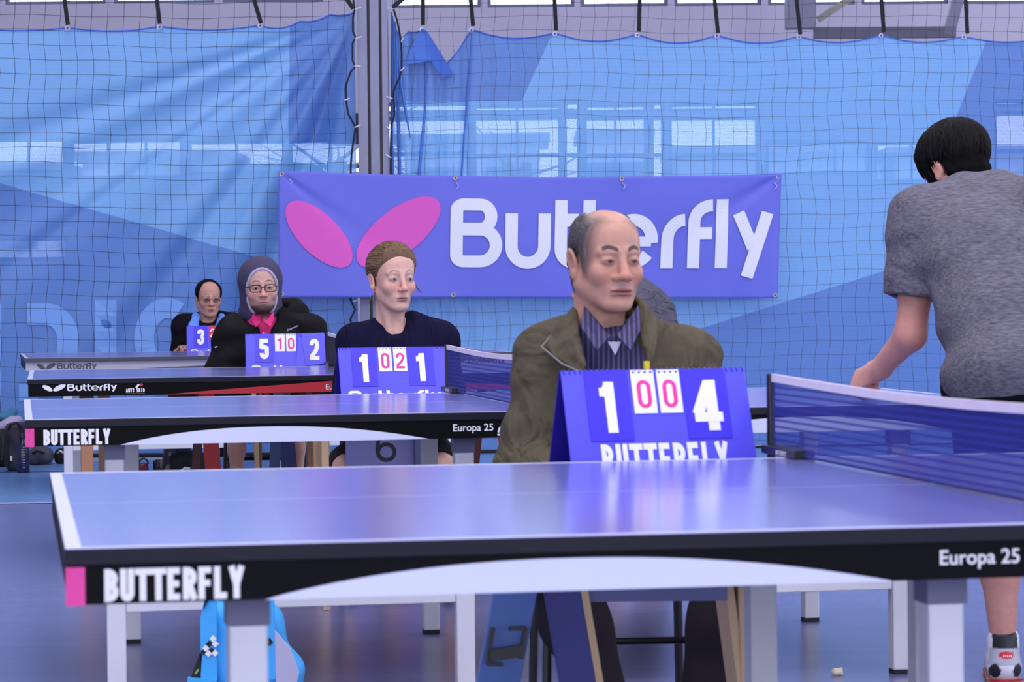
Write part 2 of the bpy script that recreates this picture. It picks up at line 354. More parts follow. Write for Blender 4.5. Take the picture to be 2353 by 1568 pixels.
# things of the roof structure seen above the curtain at the right
M_TRUSS = mat('roof_steel_grey', rgb(150, 146, 162), .6)
tr = MB().box(at(1805, 0, 25).x, at(1872, 0, 25).x, 24.9, 25.1, at(1840, 66, 25).z, 6.2).build('trim_1', M_TRUSS); tag(tr, kind='structure')
tr = MB().bar(at(1880, 45, 25.3), at(2010, -40, 25.3), .06, .06).build('trim_2', mat('timber_brace', rgb(176, 166, 150), .6)); tag(tr, kind='structure')
tr = MB().bar(at(1870, 76, 25.2), at(2195, 74, 25.2), .1, .1, (0, 0, 1)).build('trim_3', mat('roof_steel_dark', rgb(112, 108, 122), .6)); tag(tr, kind='structure')
tr = MB().bar(at(2180, 80, 25.2), at(2205, -20, 25.2), .1, .1).build('trim_4', M_TRUSS); tag(tr, kind='structure')
# exterior dark boxes glimpsed beside the column (wall-mounted loudspeakers)
spk = empty('wall_loudspeaker', at(822, 300, 26.6), 0, 'black loudspeaker on the far wall seen beside the steel column', 'speaker')
MB().box(-.24, .24, -.16, .2, -.14, .16).build('cabinet', M_BLK_PLASTIC, spk, bevel=.01)
MB().box(-.2, .2, -.17, -.162, -.1, .12).build('grille', mat('speaker_grille', rgb(52, 52, 58), .7), spk)
# ---------------------------------------------------------------- steel column
YC = 18.63; CYAW = R(9.0)
ca, cb = at(826, 400, YC), at(895, 400, YC); cw = cb.x-ca.x; ccx = (ca.x+cb.x)/2
M_COL = mat('galvanised_column', rgb(140, 142, 168), .5, noise=.06, nscale=6)
cl = empty('column', (ccx, YC, 0)); tag(cl, kind='structure')
hw = cw/2; g = .009
for a_, b_, yo in ((-hw, -.27*hw*1.0-g, 0), (-.27*hw+g, .52*hw-g, .012), (.52*hw+g, hw, 0)):
    MB().box(a_, b_, -.09+yo, .09, 0, 6.1).build('flange' if yo == 0 else 'web', M_COL, cl, bevel=.003)
MB().box(-hw+.012, hw-.012, -.05, .08, 0, 6.05).build('core', M_BLK_PLASTIC, cl)
MB().box(-hw-.003, hw+.003, -.1, .1, 0.001, .02).build('base_plate', M_COL, cl)
# ---------------------------------------------------------------- curtain plane coordinates
def cplane(px, py, off=0.0):
    """point on the curtain plane (turned 9 degrees like the tables) at a pixel of the photograph"""
    d = CF + CR*((px-W_PX/2)/F_PX) + CU*((H_PX/2-py)/F_PX)
    n = Vector((-math.sin(CYAW), math.cos(CYAW), 0)); p0 = Vector((0, 18.75+off, 0)); o = Vector((0, 0, CAM_H))
    return o+d*((p0-o).dot(n)/d.dot(n))
CN = Vector((-math.sin(CYAW), math.cos(CYAW), 0)); CX = Vector((math.cos(CYAW), math.sin(CYAW), 0))
def fabric_material(name, light, dark, lines, thr):
    """printed perforated mesh sheet; lines = list of ((x,z),(x,z)) half planes in local metres painted darker"""
    m = bpy.data.materials.new(name); m.use_nodes = True; nt = m.node_tree; L = nt.links
    for n in list(nt.nodes):
        if n.type == 'BSDF_PRINCIPLED': nt.nodes.remove(n)
    tc = nt.nodes.new('ShaderNodeTexCoord'); sp = nt.nodes.new('ShaderNodeSeparateXYZ')
    uv = nt.nodes.new('ShaderNodeUVMap'); uv.uv_map = 'cloth'; L.new(uv.outputs[0], sp.inputs[0])
    def mth(op, a, b=None):
        n = nt.nodes.new('ShaderNodeMath'); n.operation = op
        for i, v in enumerate((a, b)):
            if v is None: continue
            if isinstance(v, (int, float)): n.inputs[i].default_value = v
            else: L.new(v, n.inputs[i])
        return n.outputs[0]
    x, z = sp.outputs[0], sp.outputs[1]
    mask = None
    for poly in lines:      # a painted area is the intersection of half planes a*x+b*z+c>0
        mm = None
        for a, b, c in poly:
            v = mth('GREATER_THAN', mth('ADD', mth('ADD', mth('MULTIPLY', x, a), mth('MULTIPLY', z, b)), c), 0.0)
            mm = v if mm is None else mth('MULTIPLY', mm, v)
        mask = mm if mask is None else mth('MAXIMUM', mask, mm)
    mx = nt.nodes.new('ShaderNodeMix'); mx.data_type = 'RGBA'; mx.inputs[6].default_value = light; mx.inputs[7].default_value = dark
    L.new(mask, mx.inputs[0])
    df = nt.nodes.new('ShaderNodeBsdfDiffuse'); L.new(mx.outputs[2], df.inputs[0])
    tl = nt.nodes.new('ShaderNodeBsdfTranslucent'); L.new(mx.outputs[2], tl.inputs[0])
    gl = nt.nodes.new('ShaderNodeBsdfGlossy'); gl.inputs['Roughness'].default_value = .5; gl.inputs[0].default_value = (.8, .85, 1, 1)
    a1 = nt.nodes.new('ShaderNodeMixShader'); a1.inputs[0].default_value = .28; L.new(df.outputs[0], a1.inputs[1]); L.new(tl.outputs[0], a1.inputs[2])
    a2 = nt.nodes.new('ShaderNodeMixShader'); a2.inputs[0].default_value = .06; L.new(a1.outputs[0], a2.inputs[1]); L.new(gl.outputs[0], a2.inputs[2])
    # perforations: a hexagonal dot grid
    p = .0105
    u = mth('DIVIDE', x, p); v = mth('DIVIDE', z, p*.866)
    row = mth('FLOOR', v); sh = mth('MULTIPLY', mth('MODULO', mth('ABSOLUTE', row), 2.0), .5)
    fu = mth('SUBTRACT', mth('FRACT', mth('ADD', u, sh)), .5); fv = mth('SUBTRACT', mth('FRACT', v), .5)
    d2 = mth('ADD', mth('MULTIPLY', fu, fu), mth('MULTIPLY', mth('MULTIPLY', fv, fv), .75))
    hole = mth('LESS_THAN', d2, .06)
    fac = mth('ADD', mth('MULTIPLY', hole, thr[1]-thr[0]), thr[0])
    tr_ = nt.nodes.new('ShaderNodeBsdfTransparent')
    a3 = nt.nodes.new('ShaderNodeMixShader'); L.new(fac, a3.inputs[0]); L.new(a2.outputs[0], a3.inputs[1]); L.new(tr_.outputs[0], a3.inputs[2])
    L.new(a3.outputs[0], nt.nodes['Material Output'].inputs[0]); return m
def halfplane(p, q, side):
    """a,b,c with a*x+b*z+c>0 on the side of point side; p,q,side in local cloth metres"""
    a = -(q[1]-p[1]); b = (q[0]-p[0]); c = -(a*p[0]+b*p[1])
    return (a, b, c) if a*side[0]+b*side[1]+c > 0 else (-a, -b, -c)
def cl_uv(px, py):
    P = cplane(px, py); d = P-Vector((0, 18.75, 0)); return (d.dot(CX), P.z)
def cloth_mesh(name, x0, x1, topf, zbot, fold, nx, nz, material, xmap=None):
    """hanging sheet in curtain-plane coordinates; topf(x) is the top edge, fold(x,z,top) the offset from the plane"""
    vs, uvs, fs = [], [], []
    for i in range(nx+1):
        x = x0+(x1-x0)*i/nx; zt = topf(x)
        for k in range(nz+1):
            t = k/nz; z = zt+(zbot-zt)*t
            xx = x if xmap is None else xmap(x, z)
            P = Vector((0, 18.75, 0))+CX*xx+CN*fold(x, z, zt); vs.append((P.x, P.y, z)); uvs.append((xx, z))
    for i in range(nx):
        for k in range(nz):
            a = i*(nz+1)+k; fs.append((a, a+1, a+nz+2, a+nz+1))
    me = bpy.data.meshes.new(name); me.from_pydata(vs, [], fs); me.update()
    ul = me.uv_layers.new(name='cloth')
    for lp in me.loops: ul.data[lp.index].uv = uvs[lp.vertex_index]
    return obj(name, me, material, None, smooth=True)
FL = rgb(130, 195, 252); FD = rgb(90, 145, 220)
OFFC = .0
# left sheet
gl_px = [(-630, 62), (-60, 60), (155, 60), (367, 57), (598, 55), (690, 46), (760, 30), (822, 22)]
gl_uv = [cl_uv(*g) for g in gl_px]
def piece(pts, x, sag):
    for (xa, za), (xb, zb), s in zip(pts[:-1], pts[1:], sag):
        if x <= xb or (xb, zb) == pts[-1]:
            t = min(1, max(0, (x-xa)/(xb-xa))); return za+(zb-za)*t - s*4*t*(1-t)
    return pts[-1][1]
def top_left(x): return piece(gl_uv, x, (.02, .02, .025, .03, .035, .02, .02))
cor = gl_uv[-1]
_rs = random.Random(4)
_fold = [(_rs.uniform(18, 78), _rs.uniform(.4, 1.0), _rs.uniform(1.6, 4.2)) for _ in range(17)]
def fold_left(x, z, zt):
    dx, dz = cor[0]-x, cor[1]-z; r = math.hypot(dx, dz); ang = math.degrees(math.atan2(dz, max(dx, 1e-4)))
    y = 0
    for a, amp, wd_ in _fold:
        y += amp*math.exp(-((ang-a)/wd_)**2)*.05*min(1.0, r/.8)*math.exp(-max(0, r-2.8)/.9)
    y += .02*math.sin(2.3*x+.6*z)+.012*math.sin(5.1*x-1.3*z)+.010*math.exp(-(zt-z)/.25)*math.sin(9*x)
    return y+.05
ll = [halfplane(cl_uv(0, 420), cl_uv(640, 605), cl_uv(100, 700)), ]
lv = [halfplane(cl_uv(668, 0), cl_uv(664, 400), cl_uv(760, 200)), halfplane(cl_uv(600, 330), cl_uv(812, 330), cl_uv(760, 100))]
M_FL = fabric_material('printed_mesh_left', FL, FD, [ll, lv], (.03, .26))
x1_l = cl_uv(816, 60)[0]
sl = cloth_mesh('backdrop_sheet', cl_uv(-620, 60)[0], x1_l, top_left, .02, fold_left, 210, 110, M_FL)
tag(sl, 'sky blue perforated backdrop sheet left of the steel column, creased towards its corner', 'backdrop', 'printed backdrop sheets')
# pale letters printed on the left sheet
M_PALE = mat('pale_blue_print', rgb(126, 172, 240), .7)
def on_left(px, py):
    u, z = cl_uv(px, py); P = Vector((0, 18.75, 0))+CX*u+CN*(fold_left(u, z, top_left(u))-.01); return (P.x, P.y, z)
def sub(pts, n=6):
    out = []
    for a, b in zip(pts[:-1], pts[1:]): out += [(a[0]+(b[0]-a[0])*i/n, a[1]+(b[1]-a[1])*i/n) for i in range(n)]
    return out+[pts[-1]]
lm = MB()
letter_mesh(lm, [(sub([(-25, 700), (-25, 924)]), 56), (sub([(62, 722), (100, 722)], 2)[:-1]+arc(104, 780, 52, -58, 90, 0, 8)+sub([(156, 810), (156, 905)]), 50)], on_left)
letter_mesh(lm, [(sub([(243, 690), (243, 905)]), 50)], on_left)
letter_mesh(lm, [(arc(386, 780, 54, -72, 60, 300, 22), 46), (sub([(66, 884), (66, 922)], 3), 46)], on_left)
lm.build('printed_letters', M_PALE, sl)
# right sheet
gr_px = [(900, 24), (940, 66), (972, 62), (1020, 150), (1086, 63), (1278, 72), (1468, 75), (1649, 78), (1839, 80), (2031, 76), (2222, 79), (2420, 82), (2700, 82), (2990, 80)]
gr_uv = [cl_uv(*g) for g in gr_px]
def top_right(x): return piece(gr_uv, x, (.11, .02, .0, .03, .05, .055, .06, .055, .05, .05, .04, .05, .05))
def fold_right(x, z, zt):
    u0 = gr_uv[0][0]; e = math.exp(-(x-u0)/.45)
    y = .04*e*math.sin(38*(x-u0)+.5*z)+.02*e*math.sin(71*(x-u0)+2+.5*z)
    for gx, gz in gr_uv[2:]:
        y += .022*math.exp(-((x-gx)/(.05+.09*(zt-z)))**2)*math.exp(-(zt-z)/.7)
    y += .02*math.sin(2.1*x+.5*z)+.01*math.sin(4.7*x-1.1*z)+.012*math.exp(-(zt-z)/.2)*math.cos(11*x)
    return y+.05
r1 = [halfplane(cl_uv(2275, 90), cl_uv(2055, 650), cl_uv(2353, 500))]
r2 = [halfplane(cl_uv(1560, 772), cl_uv(2050, 618), cl_uv(2000, 900))]
r3 = [halfplane(cl_uv(1270, 80), cl_uv(1200, 235), cl_uv(1100, 100)), halfplane(cl_uv(1000, 232), cl_uv(1300, 228), cl_uv(1100, 100))]
M_FR = fabric_material('printed_mesh_right', FL, FD, [r1, r2, r3], (.035, .34))
sr = cloth_mesh('backdrop_sheet', gr_uv[0][0], cl_uv(2960, 80)[0], top_right, .02, fold_right, 280, 90, M_FR)
tag(sr, 'sky blue perforated backdrop sheet right of the steel column, hung in scallops', 'backdrop', 'printed backdrop sheets')
M_FR2 = fabric_material('printed_mesh_flap', rgb(70, 112, 200), FD, [[(0, 0, -1)]], (.06, .4))
fp = MB()
def on_right(px, py, off=0):
    u, z = cl_uv(px, py); P = Vector((0, 18.75, 0))+CX*u+CN*(fold_right(u, z, max(z, top_right(u)))-off); return (P.x, P.y, z)
fv = [on_right(972, 62, .01), on_right(985, 72, .02), on_right(1044, 172, .06), on_right(1018, 178, .075), on_right(990, 140, .06), on_right(930, 150, .05), on_right(945, 108, .03)]
fp.add(fv, [(0, 1, 4), (1, 2, 3), (1, 3, 4), (0, 4, 6), (4, 5, 6)]); flap = fp.build('folded_flap', mat('flap_blue', rgb(72, 116, 206), .7), sr)
sol = flap.modifiers.new('t', 'SOLIDIFY'); sol.thickness = .003
# gathered pleats of the right sheet beside the column
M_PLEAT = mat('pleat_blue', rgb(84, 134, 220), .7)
def pleat(path, ws, off):
    t = MB(); vs = []
    for (px, py), w in zip(path, ws):
        u, z = cl_uv(px, py); w = w*.003; base = fold_right(u, z, max(z, top_right(u)))
        for q in range(5):
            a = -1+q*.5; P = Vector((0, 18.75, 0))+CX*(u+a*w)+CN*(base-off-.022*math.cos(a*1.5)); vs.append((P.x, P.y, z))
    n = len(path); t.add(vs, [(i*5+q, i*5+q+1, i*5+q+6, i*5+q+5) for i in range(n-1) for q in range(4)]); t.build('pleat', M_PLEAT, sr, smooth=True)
pleat([(904, 36), (904, 120), (903, 220), (903, 320), (905, 420)], (1.5, 3, 3, 3, 3.5), .01)
pleat([(909, 50), (913, 130), (915, 220), (918, 320), (920, 420)], (1.2, 3, 3.5, 4, 4), .02)
pleat([(917, 130), (924, 200), (933, 260), (944, 318)], (3, 4, 3.5, .8), .01)
pleat([(973, 66), (980, 160), (979, 250), (972, 320), (964, 420)], (.8, 2, 2.4, 3, 4), .008)
pleat([(1087, 68), (1083, 150), (1076, 230), (1070, 320), (1062, 420)], (.8, 2, 2.2, 2, 2.5), .008)
# hems and eyelets of the sheets
M_HEM = mat('hem_blue', rgb(64, 108, 214), .5); M_EYE = mat('eyelet_metal', rgb(214, 214, 226), .3, metal=.4)
for s_, f_, fo, pts, x0, x1 in ((sl, top_left, fold_left, gl_uv[1:5], cl_uv(-620, 60)[0], x1_l), (sr, top_right, fold_right, gr_uv[2:3]+gr_uv[4:12], gr_uv[0][0], cl_uv(2960, 80)[0])):
    hp = []
    for i in range(181):
        x = x0+(x1-x0)*i/180; z = f_(x); P = Vector((0, 18.75, 0))+CX*x+CN*(fo(x, z, z)-.006); hp.append((P.x, P.y, z-.004))
    MB().tube(hp, .005, 5).build('hem', M_HEM, s_)
    for x, z in pts:
        P = Vector((0, 18.75, 0))+CX*x+CN*(fo(x, z, z)-.014); t_ = MB()
        t_.tube([(P.x+.013*math.cos(a), P.y, z-.012+.013*math.sin(a)) for a in [k*math.pi/6 for k in range(13)]], .006, 6, False)
        t_.build('eyelet', M_EYE, s_)
# ---------------------------------------------------------------- hanging straps
M_STRAP = mat('black_webbing', rgb(22, 22, 27), .8)
straps = [((143, -40), (156, 57), 'leftmost black strap holding up the left backdrop sheet'), ((356, -40), (367, 55), 'second black strap from the left above the left backdrop sheet'),
 ((572, -40), (600, 54), 'black strap above the left backdrop sheet nearest the column'),
 ((972, -40), (972, 58), 'black strap above the right backdrop sheet nearest the column'), ((1078, -40), (1087, 60), 'second black strap right of the column'),
 ((1272, -40), (1278, 70), 'third black strap right of the column'), ((1471, -40), (1468, 73), 'fourth black strap right of the column'), ((1638, -40), (1650, 76), 'fifth black strap right of the column'),
 ((1826, -40), (1839, 79), 'sixth black strap right of the column, before the roof beam'), ((2022, -40), (2031, 74), 'second black strap from the right edge'), ((2217, -40), (2223, 77), 'rightmost black strap holding up the right backdrop sheet')]
for a, b, lab in straps:
    p, q = cplane(*a, -.012), cplane(*b, -.012)
    o = MB().bar(p, q, .028, .004, CN).build('hanging_strap', M_STRAP); tag(o, lab, 'strap', 'straps holding up the backdrop')
# ---------------------------------------------------------------- knotted sports nets in front of the sheets
M_NET = mat('net_cord', rgb(38, 34, 66), .8)
def sports_net(px0, px1, sx, sy, py_top, py_bot, seed, lean, label, edge, cr_=.002):
    rs = random.Random(seed); t = MB(); nx = int((px1-px0)/sx)+1; ny = int((py_bot-py_top)/sy)+1
    def node(i, k):
        px = px0+i*sx; py = py_top+k*sy
        zig = 3.6*math.sin(k*1.35+.5*math.sin(i*.35))*min(1, .25+abs(math.sin(k*.19+.6)))+lean*k
        px += zig*(1 if py > 40 else .4)+2.2*math.sin(i*.5+k*.25); py += 4*math.sin(i*.24+seed)+1.6*math.sin(i*.9+k*.6)
        # pull up towards the banner corners
        for bx, by in ((640, 392), (1797, 402)):
            d = math.hypot((px-bx), (py-by)*1.4); px += (bx-px)*.28*math.exp(-(d/75)**2)*(1 if px else 1); py += (by-py)*.2*math.exp(-(d/75)**2)
        px = edge(px, py); return px, py
    def wob(i, k): return -.03+.02*math.sin(i*.33+k*.21)
    N = {(i, k): cplane(*node(i, k), -.03+wob(i, k)-.03) for i in range(nx) for k in range(ny)}
    r = cr_
    for i in range(nx): t.tube([N[i, k] for k in range(ny)], r, 4, False)
    for k in range(ny): t.tube([N[i, k] for i in range(nx)], r, 4, False)
    for p in N.values():   # knots
        q = r*2.2; t.add([p+Vector(v)*q for v in ((1, 0, 0), (-1, 0, 0), (0, 1, 0), (0, -1, 0), (0, 0, 1), (0, 0, -1))], [(0, 2, 4), (2, 1, 4), (1, 3, 4), (3, 0, 4), (2, 0, 5), (1, 2, 5), (3, 1, 5), (0, 3, 5)])
    o = t.build('sports_net', M_NET); tag(o, label, 'net', 'sports nets before the backdrop'); return o
lace_l = [(812, 0), (815, 22), (811, 40), (811, 72), (817, 86), (810, 100), (810, 138), (816, 153), (806, 165), (795, 195), (795, 230), (800, 262), (817, 292), (813, 320), (808, 352), (806, 384), (806, 690), (816, 712), (805, 735), (812, 760), (820, 850), (820, 1060)]
lace_r = [(902, 14), (912, 45), (919, 80), (923, 120), (923, 155), (919, 175), (906, 205), (903, 220), (906, 245), (906, 268), (899, 285), (898, 320), (898, 390), (900, 700), (905, 850), (905, 1060)]
def lace_x(l, py):
    for a, b in zip(l[:-1], l[1:]):
        if a[1] <= py <= b[1]: return a[0]+(b[0]-a[0])*(py-a[1])/(b[1]-a[1]+1e-6)
    return l[0][0] if py < l[0][1] else l[-1][0]
net_l = sports_net(-40-36.1*15, 826, 36.1, 33.8, -30, 1050, 1, .10, 'black knotted sports net hanging before the left backdrop sheet', lambda px, py: min(px, lace_x(lace_l, py)))
net_r = sports_net(884, 2920, 31.9, 32.3, -24, 1020, 2, .02, 'black knotted sports net hanging before the right backdrop sheet', lambda px, py: max(px, lace_x(lace_r, py)), .0015)
M_TIE = mat('cable_tie_white', rgb(224, 222, 236), .4)
for l, n_ in ((lace_l, net_l), (lace_r, net_r)):
    MB().tube([cplane(x, y, -.09) for x, y in l], .007, 6).build('edge_rope', mat('edge_rope_black', rgb(34, 30, 46), .9), n_)
for (x0, y0), (x1, y1), n_ in [((815, 22), (831, 16), net_l), ((816, 89), (831, 84), net_l), ((814, 152), (829, 152), net_l), ((792, 230), (804, 226), net_l), ((815, 293), (829, 287), net_l), ((811, 693), (823, 689), net_l),
    ((891, 19), (905, 20), net_r), ((922, 96), (927, 86), net_r), ((920, 163), (929, 155), net_r), ((889, 222), (902, 227), net_r), ((889, 291), (898, 300), net_r), ((886, 355), (899, 363), net_r)]:
    MB().tube([cplane(x0, y0, -.115), cplane(x1, y1, -.115)], .004, 6).build('cable_tie', M_TIE, n_)
MB().tube([cplane(x, y, -.02) for x, y in ((-600, 1051), (-60, 1049), (300, 1047), (700, 1045), (824, 1044))], .016, 6).build('bottom_rope', M_STRAP, net_l)
MB().tube([cplane(x, y, -.02) for x, y in ((906, 1042), (1300, 1036), (1800, 1029), (2400, 1020), (2950, 1012))], .016, 6).build('bottom_rope', M_STRAP, net_r)
for (x0, y0), (x1, y1), lab in (((812, 20), (790, -12), 'short black strap tied to the column side of the left sheet'), ((903, 16), (938, -12), 'short black strap tied to the column side of the right sheet')):
    o = MB().bar(cplane(x0, y0, -.135), cplane(x1, y1, -.135), .03, .005, CN).build('hanging_strap', M_STRAP); tag(o, lab, 'strap', 'straps holding up the backdrop')
# ---------------------------------------------------------------- the blue banner with lettering
bA, bB, bC, bD = cplane(640, 393, -.16), cplane(1797, 400, -.16), cplane(1787, 686, -.16), cplane(640, 684, -.16)
def banner_pt(u, v, off=0):
    p = (bA*(1-u)+bB*u)*(1-v)+(bD*(1-u)+bC*u)*v
    sag = .03*math.sin(math.pi*u)*(1-v)
    w = .012*math.sin(u*7+v*2)+.006*math.sin(u*15-v*4)
    rr = math.hypot((1-u)*4, v); w += .022*math.exp(-((math.degrees(math.atan2(v, (1-u)*4+1e-3))-32)/9)**2)*math.exp(-rr/1.1)+.02*math.exp(-(((1-u)*4-.18-.12*v)/.07)**2)*v
    rl = math.hypot(u*4, v); w += .016*math.exp(-((math.degrees(math.atan2(v, u*4+1e-3))-38)/7)**2)*math.exp(-rl/.9)
    return p-Vector((0, 0, sag))+CN*(w*1.0-off)
nu, nv = 200, 50
bv = [banner_pt(i/nu, k/nv) for i in range(nu+1) for k in range(nv+1)]
bf = [(i*(nv+1)+k, (i+1)*(nv+1)+k, (i+1)*(nv+1)+k+1, i*(nv+1)+k+1) for i in range(nu) for k in range(nv)]
me = bpy.data.meshes.new('banner'); me.from_pydata([tuple(v) for v in bv], [], bf); me.update()
M_BAN = mat('banner_vinyl', rgb(104, 110, 216), .55, noise=.02, nscale=3)
ban = empty('banner', tuple((bC+bD)/2), 0, 'long violet blue banner with pink wings and white lettering on the net', 'banner')
def pinv(o): o.matrix_parent_inverse = o.parent.matrix_basis.inverted(); return o
bcl = pinv(obj('cloth', me, M_BAN, ban, smooth=True)); sol = bcl.modifiers.new('t', 'SOLIDIFY'); sol.thickness = .002; sol.offset = 1
def subdiv_poly_mesh(strokes):
    """strokes on the banner, finely divided so that they follow its folds"""
    t = MB()
    for si, st in enumerate(strokes):
        if st[0] == 'poly':
            pl = st[1]; cx = sum(p[0] for p in pl)/len(pl); cy = sum(p[1] for p in pl)/len(pl); n = len(pl); vs = []; fs = []
            K = 8
            for k in range(1, K+1): vs += [(cx+(x-cx)*k/K, cy+(y-cy)*k/K) for x, y in pl]
            vs.append((cx, cy)); c = len(vs)-1
            fs += [(c, i, (i+1) % n) for i in range(n)]
            for k in range(K-1): fs += [(k*n+i, (k+1)*n+i, (k+1)*n+(i+1) % n, k*n+(i+1) % n) for i in range(n)]
            t.add([banner_pt(x/1155, y/292, .007) for x, y in vs], fs); continue
        pts, w = st; fine = []
        for a, b in zip(pts[:-1], pts[1:]):
            n = max(1, int(math.hypot(b[0]-a[0], b[1]-a[1])/8)); fine += [(a[0]+(b[0]-a[0])*i/n, a[1]+(b[1]-a[1])*i/n) for i in range(n)]
        fine.append(pts[-1])
        letter_mesh(t, [(fine, w)], lambda x, y: banner_pt(x/1155, y/292, .007+.0008*(si % 6)))
    return t
pinv(subdiv_poly_mesh(logo_strokes()).build('lettering', mat('banner_white', rgb(232, 232, 240), .5), ban))
M_BPINK = mat('banner_pink', rgb(222, 84, 190), .5)
for w_ in logo_wings(): pinv(subdiv_poly_mesh([w_]).build('wing_emblem', M_BPINK, ban))
M_BRASS = mat('brass_eyelet', rgb(200, 190, 170), .3, metal=.6)
for u, v in ((.006, .025), (.344, .018), (.674, .018), (.994, .02), (.006, .975), (.343, .975), (.994, .975), (.674, .975)):
    P = banner_pt(u, v, .006); t_ = MB(); t_.tube([P+CX*.012*math.cos(a)+Vector((0, 0, .012*math.sin(a))) for a in [k*math.pi/6 for k in range(13)]], .005, 6, False); pinv(t_.build('eyelet', M_BRASS, ban))
for u, v in ((.02, .06), (.345, .055), (.985, .07), (.675, .05)):
    P = banner_pt(u, v, .006); t_ = MB(); t_.tube([P, P+CX*.02+Vector((0, 0, -.02)), P+CX*.01+Vector((0, 0, -.045))], .006, 5); pinv(t_.build('cord_end', mat('clear_cord', rgb(170, 175, 235), .3), ban))
# ---------------------------------------------------------------- table tennis tables
TL, TD, TZ = 2.74, 1.525, .76
M_CLINE = mat('glare_centre_line', rgb(150, 152, 206), .3); M_ARC = mat('arc_print', rgb(214, 218, 242), .5)  # centre line blends into the surface: glare mixed into its colour
TABLES = [((-.5508, 3.3390), 10.318), ((-1.2653, 7.0601), 10.249), ((-1.9284, 10.8249), 9.642), ((-2.6811, 14.994), 11.3)]
def tworld(i, a, b, z=0):
    (x0, y0), yw = TABLES[i]; c, s = math.cos(R(yw)), math.sin(R(yw)); return Vector((x0+c*a-s*b, y0+s*a+c*b, z))
def net_material():
    m = bpy.data.materials.new('table_net_mesh'); m.use_nodes = True; nt = m.node_tree; L = nt.links
    b = nt.nodes['Principled BSDF']; b.inputs['Base Color'].default_value = rgb(34, 46, 150); b.inputs['Roughness'].default_value = .7
    tc = nt.nodes.new('ShaderNodeTexCoord'); sp = nt.nodes.new('ShaderNodeSeparateXYZ'); L.new(tc.outputs['Object'], sp.inputs[0])
    def mth(op, a, b_=None):
        n = nt.nodes.new('ShaderNodeMath'); n.operation = op
        for i, v in enumerate((a, b_)):
            if v is None: continue
            if isinstance(v, (int, float)): n.inputs[i].default_value = v
            else: L.new(v, n.inputs[i])
        return n.outputs[0]
    gv = mth('LESS_THAN', mth('FRACT', mth('DIVIDE', sp.outputs[1], .006)), .45)
    gh = mth('LESS_THAN', mth('FRACT', mth('DIVIDE', sp.outputs[2], .0125)), .36)
    th = mth('MAXIMUM', gv, gh)
    fac = mth('ADD', mth('MULTIPLY', th, .46), .48)
    t = nt.nodes.new('ShaderNodeBsdfTransparent'); mx = nt.nodes.new('ShaderNodeMixShader')
    L.new(fac, mx.inputs[0]); L.new(t.outputs[0], mx.inputs[1]); L.new(b.outputs[0], mx.inputs[2]); L.new(mx.outputs[0], nt.nodes['Material Output'].inputs[0])
    return m
M_NETM = net_material()
M_TAPE = mat('net_tape', rgb(232, 222, 236), .6, noise=.04, nscale=20)
AP0, AP1 = .690, .738    # apron bottom and top
